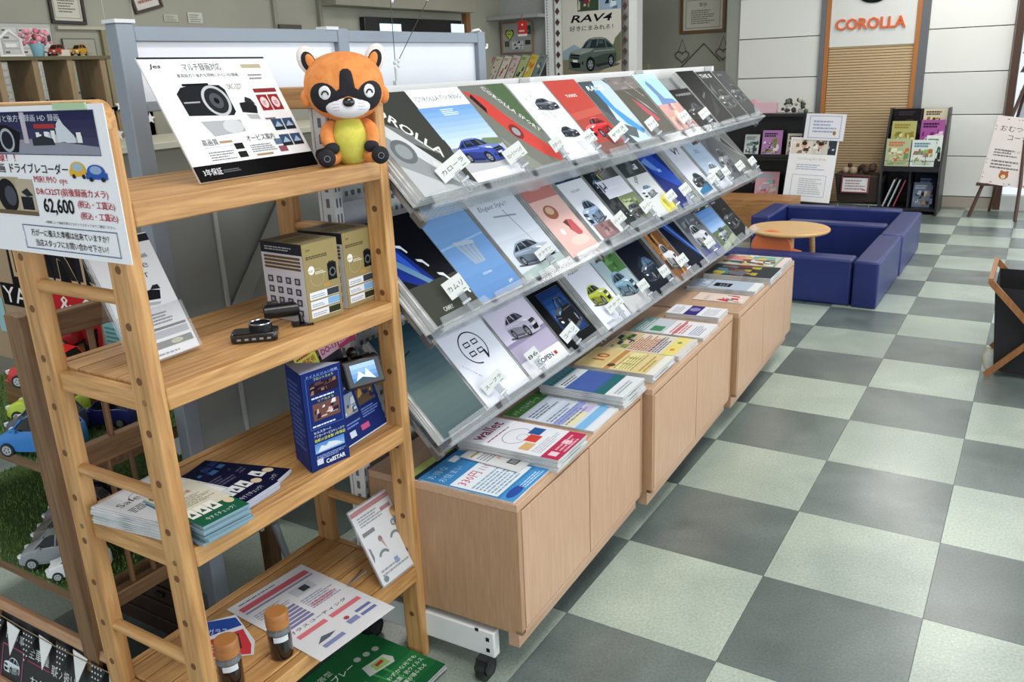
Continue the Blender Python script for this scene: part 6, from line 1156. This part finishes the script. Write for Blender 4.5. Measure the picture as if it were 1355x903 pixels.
# ================================================================ PLAY CORNER
def blue_block(name, x0, y0, x1, y1, lab, z=.3):
    m = ramp_mat('blue_vinyl', [(.3, '#1c2a63'), (.7, '#223070')], (1, 1, 1), 3, 3, .36, .05, False) if 'blue_vinyl' not in bpy.data.materials else bpy.data.materials['blue_vinyl']
    t = obj(name, MB().box(x0, y0, .0, x1, y1, z, m), None, at=((x0 + x1) / 2, (y0 + y1) / 2, 0), bevel=.016, label=lab, category='play block', group='blue padded play blocks'); t.modifiers['bevel'].segments = 4
    s = MB(); r = .003
    for a, b in (((x0, y0), (x1, y0)), ((x1, y0), (x1, y1)), ((x1, y1), (x0, y1)), ((x0, y1), (x0, y0))): s.tube([(a[0] * .99 + b[0] * .01, a[1] * .99 + b[1] * .01, z - .016), (b[0] * .99 + a[0] * .01, b[1] * .99 + a[1] * .01, z - .016)], r * .5, pm('#1f2b68', .5), 5)
    obj('seam', s, t)
blue_block('play_block', -.9, 3.2, .1, 3.36, 'blue padded block across the front of the play corner')
blue_block('play_block', .112, 3.18, .262, 4.1, 'near blue padded block along the aisle')
blue_block('play_block', .116, 4.115, .27, 5.15, 'far blue padded block along the aisle')
blue_block('play_block', -.8, 5.16, .11, 5.3, 'blue padded block at the back of the play corner')
blue_block('play_block', -.62, 4.44, .105, 4.57, 'blue padded block across the middle of the play corner')
blue_block('play_block', -.95, 4.6, -.8, 5.28, 'blue padded block on the left of the play corner, beside the pine box')
obj('floor_mat', MB().box(-.8, 3.37, .0, .105, 5.15, .03, pm('#1d2860', .45)), None, at=(-.3, 4.2, 0), bevel=.006, label='dark blue padded floor mat inside the play blocks', category='mat')
tb = T('round_table', 'low round wooden childrens table inside the play corner', 'table', (-.4, 3.62, 0)); tw_ = wood('beech_top', [(.3, '#c99f66'), (.7, '#d8b078')], 0, 1.2, .35)
obj('table_top', MB().lathe([(.0, .38), (.262, .38), (.27, .388), (.27, .398), (.264, .403), (0, .403)], (-.4, 3.62, 0), tw_, 44), tb)
for a in (20, 110, 200, 290):
    c_, s_ = math.cos(math.radians(a)), math.sin(math.radians(a)); obj('leg', MB().tube([(-.4 + .15 * c_, 3.62 + .15 * s_, .38), (-.4 + .18 * c_, 3.62 + .18 * s_, .03)], [.02, .015], tw_, 12), tb)
kc = T('child_chair', 'small orange plastic chair with a rounded back at the round table', 'chair', (-.47, 3.5, 0)); oc = pm('#df7d4c', .35)
pts = [(-.61, .2)] + [(-.47 + .14 * math.cos(math.radians(a)), .29 + .125 * math.sin(math.radians(a))) for a in range(180, -1, -12)] + [(-.33, .2)]
obj('backrest', MB().prism(pts[::-1], 3.43, 3.455, oc, 1), kc, bevel=.008); obj('seat', MB().box(-.6, 3.45, .2, -.34, 3.68, .225, oc), kc, bevel=.01)
obj('armrest', MB().tube([(-.34, 3.46, .28), (-.3, 3.47, .27), (-.3, 3.55, .25)], .014, oc, 10), kc)
for x in (-.58, -.36):
    for y in (3.46, 3.66): obj('leg', MB().cyl((x, y, .03), (x, y, .2), .012, oc, 10), kc)
pb = T('pine_box', 'low knotty pine box left of the play corner', 'box', (-1.4, 5.7, 0)); kn = wood('knotty_pine', [(.3, '#8f6238'), (.5, '#a87646'), (.58, '#b98855'), (.7, '#a06f40')], 0, .9, .5, dist=1.6)
obj('front_board', MB().box(-1.9, 5.6, .0, -.885, 5.625, .27, kn), pb, bevel=.002); obj('end_board', MB().box(-.905, 5.625, 0, -.88, 6.0, .27, kn), pb); obj('lid', MB().box(-1.9, 5.625, .25, -.905, 6.0, .268, kn), pb)
# dark booklet racks
bk = pm('#1c1a1e', .4)
rl = T('booklet_rack', 'wide dark booklet rack behind the pine box, left of the poster board', 'rack', (-1.5, 6.6, 0))
obj('back', MB().box(-2.1, 6.66, 0, -.98, 6.69, .99, bk), rl); obj('end_panel', MB().box(-1.0, 6.42, 0, -.97, 6.69, .99, bk), rl); obj('end_panel', MB().box(-2.12, 6.42, 0, -2.09, 6.69, .99, bk), rl)
for z in (.12, .54, .97): obj('ledge', MB().box(-2.1, 6.45, z, -.98, 6.68, z + .025, bk), rl); 
for z in (.14, .56): obj('ledge_lip', MB().box(-2.1, 6.45, z, -.98, 6.46, z + .04, bk), rl)
def booklet(x, y, z, w, h_, cols, lab, lean=.06, grp='booklets in the dark racks', seed=1, th=.008):
    M = basis((x, y, z), (1, 0, 0), (0, lean, h_)); o = obj('booklet', MB().box(0, 0, -th, w, h_, 0, edge_m), None, at=M, world=False, label=lab, category='booklet', group=grp)
    p = Pr(w, h_, .2); p.rect(0, 0, 1, 1, cols[0]); p.photo(.05, .05, .9, .62, cols, 26, seed); p.photo(.1, .1, .5, .35, cols, 10, seed + 50); p.lines(.1, .74, .8, .18, 2, cols[1], .7); p.lines(.1, .1, .8, .1, 2, cols[-1]); p.put(o, M)
booklet(-1.42, 6.5, .585, .2, .25, ['#b583b8', '#2c2a30', '#e8e4e8', '#7a8a3c'], 'violet booklet with a black and white figure in the wide rack', seed=3)
booklet(-1.17, 6.5, .585, .19, .22, ['#d8cfc6', '#3a3438', '#8a4a6c'], 'cream booklet beside the poster board in the wide rack', seed=5)
booklet(-1.6, 6.5, .585, .15, .21, ['#c9cccc', '#6a8a8a', '#3c4a4c'], 'pale grey booklet at the left of the violet one', seed=6)
booklet(-1.47, 6.5, .17, .24, .25, ['#d9a9b4', '#8fc0c9', '#e6d2c4', '#c96a7c'], 'pink and sky blue booklet low in the wide rack', seed=7)
booklet(-1.16, 6.5, .17, .16, .22, ['#6a4a7c', '#3b5a8a', '#d8c9d0'], 'purple booklet low in the wide rack beside the poster', seed=8)
obj('gift_bag', MB().box(-1.75, 6.5, 1.0, -1.5, 6.62, 1.13, pm('#d9a9b4', .6)).box(-1.5, 6.52, 1.0, -1.3, 6.62, 1.1, pm('#d9b4c0', .6)), None, at=(-1.5, 6.55, .995), label='pink box on top of the wide dark rack', category='box')
obj('straw_hat_basket', MB().lathe([(.1, 0), (.13, .14), (.12, .15), (.09, .02)], (-1.68, 6.4, 1.0), pm('#a8906c', .8), 14), None, at=(-1.68, 6.4, 1.0), label='small woven basket at the left on the wide dark rack', category='basket')
R6 = random.Random(9); mb = MB()
for i in range(26): mb.ball((-1.12 + R6.uniform(-.11, .11), 6.56 + R6.uniform(-.04, .04), 1.04 + R6.uniform(-.03, .09)), R6.uniform(.012, .028), pm(R6.choice(['#3c3830', '#d8d8d2', '#55604c', '#b9b8a8']), .7), 7, 5)
obj('soft_toy_pile', mb, None, at=(-1.1, 6.55, 1.0), kind='stuff', label='heap of small white and dark soft ornaments on the wide rack', category='ornaments')
PBM = basis((-1.1, 6.18, .19), (1, 0, 0), (.05, .14, .6))
pbm = T('poster_board', 'white portrait poster with a strip of photographs leaning before the wide dark rack', 'poster', mat=PBM)
h = MB(); h.M = PBM; h.box(0, 0, -.008, .45, .61, 0, paper); b_ = obj('board', h, pbm, bevel=.001); obj('foot', MB().box(-1.08, 6.16, 0, -.67, 6.3, .19, pm('#221d1b', .5)), pbm)
p = Pr(.45, .61, .4); p.rect(.03, .74, .94, .24, '#d4cbc2'); p.photo(.04, .745, .42, .23, ['#d8cfc4', '#8a6a50', '#e9e2da', '#4a3c34', '#c9a98a'], 12, 3); p.photo(.48, .745, .3, .23, ['#c9c2b8', '#7a5a48', '#e6e0d8', '#5c6a80'], 9, 5); p.photo(.8, .745, .17, .23, ['#3c424c', '#2a2e36', '#c9ccd0'], 6, 7); p.ell(.3, .88, .05, .045, '#c99f84'); p.ell(.64, .88, .05, .045, '#c99f84'); p.ell(.3, .91, .055, .03, '#3c2e28'); p.ell(.64, .91, .055, .03, '#3c2e28')
p.text('Clothing for Kids', .2, .64, .05, '#c9b98a', w=.6); p.lines(.2, .5, .6, .1, 3, '#a9b4c6'); p.frame(.14, .08, .72, .34, .008, '#7f9fc6'); p.lines(.3, .12, .5, .26, 8, '#b9bcc2'); p.put(b_, PBM)
h = MB(); PM2 = basis((-.96, 6.3, .76), (1, 0, 0), (.02, .05, .25)); h.M = PM2; h.box(0, 0, -.005, .37, .25, 0, pm('#dcdce0', .5)); n2 = obj('notice', h, None, at=PM2, label='white notice with blue border standing behind the portrait poster', category='notice')
p = Pr(.37, .25, .2); p.frame(.1, .08, .8, .84, .012, '#6f7fae'); p.lines(.2, .3, .6, .5, 4, '#9aa0c2'); p.ell(.76, .28, .04, .08, '#a36a3c'); p.put(n2, PM2)
rk2 = T('magazine_rack', 'black two-column magazine rack standing before the tan slatted panel', 'rack', (-.04, 6.9, 0))
obj('side_panel', MB().prism([(6.75, 0), (7.2, 0), (7.2, 1.0), (7.05, 1.0), (6.75, .45)], -.305, -.285, bk, 0), rk2); obj('side_panel', MB().prism([(6.75, 0), (7.2, 0), (7.2, 1.0), (7.05, 1.0), (6.75, .45)], .215, .235, bk, 0), rk2)
obj('back', MB().box(-.285, 7.18, 0, .215, 7.2, .99, bk), rk2)
for z in (.04, .42): obj('board', MB().box(-.285, 6.76, z, .215, 7.18, z + .02, bk), rk2)
obj('divider', MB().box(-.045, 6.8, .06, -.03, 7.18, .42, bk), rk2); obj('front_bar', MB().box(-.285, 6.755, .42, .215, 6.765, .47, bk), rk2)
for k in range(3): obj('step', MB().box(-.285, 6.8 + .1 * k, .46 + .15 * k, .215, 6.82 + .1 * k, .52 + .16 * k, bk), rk2)
MGS = [(-.28, 6.79, .46, .22, .27, ['#a8b08a', '#c2643c', '#d9d4b4', '#6a8a5c'], 'green and orange magazine, lower left in the black rack'), (-.05, 6.79, .46, .21, .26, ['#c9d2cc', '#4f7f8a', '#a36a3c', '#8fa05c'], 'pale magazine with a landscape, lower middle of the black rack'), (.07, 6.82, .46, .14, .3, ['#d5d8d2', '#3f6a48', '#2c302c', '#a8b49a'], 'white magazine with green heading, lower right of the black rack'),
       (-.26, 6.9, .62, .22, .27, ['#aaa66a', '#8f7a30', '#d4d09a', '#6b7a3c'], 'yellow-green magazine, middle left of the black rack'), (0.0, 6.9, .62, .21, .28, ['#9a5590', '#3c1c3a', '#d9b8d4', '#7a2c6c'], 'magenta magazine, middle right of the black rack'), (-.25, 7.02, .76, .23, .24, ['#1f1c1f', '#3c3438', '#6c5a4a'], 'black magazine, top left of the black rack'), (.0, 7.02, .76, .21, .24, ['#c9bfa8', '#4a3c2c', '#d9c68a', '#8a6a48'], 'cream magazine, top right of the black rack'), (.02, 7.0, .06, .15, .3, ['#2c3654', '#8fa0b8', '#d0d4da'], 'blue magazine at the back of the lower right hole'), (-.01, 6.9, .06, .16, .24, ['#6f7f98', '#c9ccd2', '#2c2e34', '#a8906c'], 'magazine with many small figures in the lower right hole')]
for k, (x, y, z, w, h_, c_, lab) in enumerate(MGS): booklet(x, y, z, w, h_, c_, lab, .05, 'magazines in the black rack', k + 11)
for k, (x, c_) in enumerate(((-.27, '#cfcfd0'), (-.22, '#b9c4cc'), (-.17, '#9c4a5a'))):
    M = basis((x, 6.85, .062), (0, 1, 0), (.09, 0, .26)); obj('booklet', MB().box(0, 0, -.006, .2, .28, .006, pm(c_, .5)), None, at=M, world=False, label='leaning %s booklet in the lower left hole of the black rack' % ['white', 'pale blue', 'crimson'][k], category='booklet', group='leaning booklets in the black rack')
bs = T('handled_basket', 'dark brown basket with a framed white notice beside the black rack', 'basket', (-.51, 6.9, 0)); bw_ = pm('#2e211c', .7)
obj('basket', MB().prism([(-.7, .1), (-.3, .1), (-.28, .36), (-.74, .38)][::-1], 6.8, 7.08, bw_, 1), bs, bevel=.01)
mb = MB()
for i in range(14): mb.ball((-.52 + R6.uniform(-.16, .16), 6.94 + R6.uniform(-.06, .06), .39 + R6.uniform(-.02, .07)), R6.uniform(.02, .045), pm(R6.choice(['#2a1c16', '#3c2a20', '#a8957c', '#4a342a']), .8), 8, 6)
obj('stuffing', mb, bs, kind='stuff'); obj('rack_base', MB().box(-.74, 6.85, .06, -.28, 6.87, .075, chrome).cyl((-.4, 6.86, 0), (-.4, 6.86, .07), .006, chrome, 8).cyl((-.7, 6.86, 0), (-.7, 6.86, .07), .006, chrome, 8), bs)
framed(basis((-.67, 6.78, .19), (1, 0, 0), (0, .03, .17)), .27, .18, 'small maroon-framed white notice propped on the brown basket', '#6a2c28', lambda p: (p.rect(0, 0, 1, 1, '#d9d8da'), p.lines(.1, .15, .8, .7, 4, '#9a7a80'), p.rect(.78, .1, .14, .08, '#b0483c')), 'framed_notice', 'notice', .014)
# easel with sign
ea = T('easel', 'dark wooden easel carrying a pink-white notice beside the window', 'easel', (.72, 6.85, 0))
obj('leg', MB().tube([(.51, 6.83, .0), (.6, 6.87, .33), (.84, 7.0, 1.25)], .016, dk, 8), ea); obj('leg', MB().tube([(.9, 6.66, .0), (.9, 6.76, .33), (.86, 6.98, 1.25)], .016, dk, 8), ea); obj('leg', MB().tube([(.66, 7.2, .0), (.84, 7.0, 1.2)], .014, dk, 8), ea)
obj('ledge', MB().box(.54, 6.79, .3, 1.02, 6.85, .325, dk), ea)
EMx = basis((.565, 6.8, .33), (1, -.0, 0), (.16, .1, .59))
en = T('easel_notice', 'pinkish white handwritten notice resting on the dark easel', 'notice', mat=EMx); h = MB(); h.M = EMx; h.box(0, 0, -.008, .4, .62, 0, pm('#ddd3d0', .5)); e_ = obj('board', h, en)
p = Pr(.4, .62, .1); p.text('おむつ替え', .12, .78, .09, '#3a3638', w=.8); p.text('コーナー', .32, .66, .08, '#3a3638', w=.55); p.lines(.12, .42, .5, .12, 3, '#7a7274'); p.text('お使いください', .3, .48, .04, '#6a6264', w=.5); p.lines(.12, .24, .6, .14, 3, '#7a7274'); p.ell(.45, .15, .1, .06, '#a8683c'); p.ell(.39, .2, .03, .02, '#a8683c'); p.ell(.51, .2, .03, .02, '#a8683c'); p.ell(.45, .13, .05, .03, '#e0c8ac')
R7 = random.Random(4)
for i in range(30):
    q = R7.random(); a, b = [(q, .03), (q, .96), (.03, q), (.96, q)][i % 4]; p.ell(a, b, .012, .008, R7.choice(['#b5506c', '#5c6a9a', '#8a5a4c']), 8)
p.put(e_, EMx)
obj('window_poster', MB().box(.78, 7.3, .82, 1.2, 7.306, 1.14, pm('#b9c6d2', .3)), None, at=(.9, 7.3, .82), label='pale blue poster on the window behind the easel', category='poster')
# folding black hamper at the right edge
hp = T('folding_basket', 'black fabric basket on crossed wooden legs at the right edge of the picture', 'basket', (1.1, 2.4, 0)); hb = pm('#17171a', .85)
X0, Y0, X1, Y1 = .945, 2.2, 1.32, 2.62
vs = [(X0 + .01, Y0, .03), (X1, Y0, .03), (X1, Y1, .03), (X0 + .01, Y1, .03), (X0 - .03, Y0 + .01, .44), (X1 + .03, Y0 + .01, .44), (X1 + .03, Y1 + .02, .44), (X0 - .03, Y1 + .02, .44)]
obj('fabric', MB().add(vs, [(3, 2, 1, 0), (0, 1, 5, 4), (1, 2, 6, 5), (2, 3, 7, 6), (3, 0, 4, 7)], hb), hp); obj('fabric_inner', MB().add([(a * .985 + 1.13 * .015, b * .985 + 2.4 * .015, c + (.006 if c < .1 else 0)) for a, b, c in vs], [(0, 1, 2, 3), (4, 5, 1, 0), (5, 6, 2, 1), (6, 7, 3, 2), (7, 4, 0, 3)], hb), hp)
lw = wood('leg_wood', [(.3, '#84562f'), (.7, '#9c6a3c')], 2, 1.4)
def bar(a, b, w, t):
    mb = MB(); a, b = Vector(a), Vector(b); d = (b - a).normalized(); s = Vector((d.z, 0, -d.x)) * w / 2; y = Vector((0, t, 0))
    return mb.add([a - s, a + s, b + s, b - s, a - s + y, a + s + y, b + s + y, b - s + y], [(0, 3, 2, 1), (4, 5, 6, 7), (0, 1, 5, 4), (2, 3, 7, 6), (1, 2, 6, 5), (3, 0, 4, 7)], lw)
for yy in (Y0 - .022, Y1 + .03):
    obj('leg', bar((.925, yy, 0.005), (1.33, yy, .47), .028, .016), hp); obj('leg', bar((1.34, yy - .017 if yy < 2.4 else yy + .017, 0.005), (.9, yy - .017 if yy < 2.4 else yy + .017, .47), .028, .016), hp)
obj('top_bar', MB().box(.885, Y0 - .03, .465, .905, Y1 + .06, .49, lw), hp); obj('top_bar', MB().box(1.33, Y0 - .03, .465, 1.35, Y1 + .06, .49, lw), hp)
obj('strap', MB().tube([(.92, 2.21, .14), (.905, 2.2, .1), (.915, 2.2, .05), (.93, 2.2, .02)], .006, pm('#a39d84', .8), 6), hp)

# ---- unseen ceiling fittings and shop-front frame, added to go with the fill lights
for i, (x, y) in enumerate([(0.9, -1.6), (0.9, 1.2), (0.9, 4.2), (-2.4, -1.2), (-2.6, 1.8), (-2.6, 4.8), (0.2, 6.3)]):
    obj('added_ceiling_fitting', MB().box(x - .32, y - .62, 2.945, x + .32, y + .62, 2.98, pm('#e8e8e4', .5)), None, at=(x, y, 2.945), label='added white flat ceiling fitting above the shop floor, out of view', category='lamp', group='ceiling lamps')
wf = MB()
for y in (-4.0, -1.2, 1.6, 4.4, 7.2): wf.box(4.5, y, 0, 4.58, y + .08, 2.98, alu)
wf.box(4.5, -4.0, 2.9, 4.58, 7.8, 2.98, alu).box(4.5, -4.0, 0, 4.58, 7.8, .1, alu)
struct('added_window_frame', wf)  # unseen mullions added beside the daylight area light
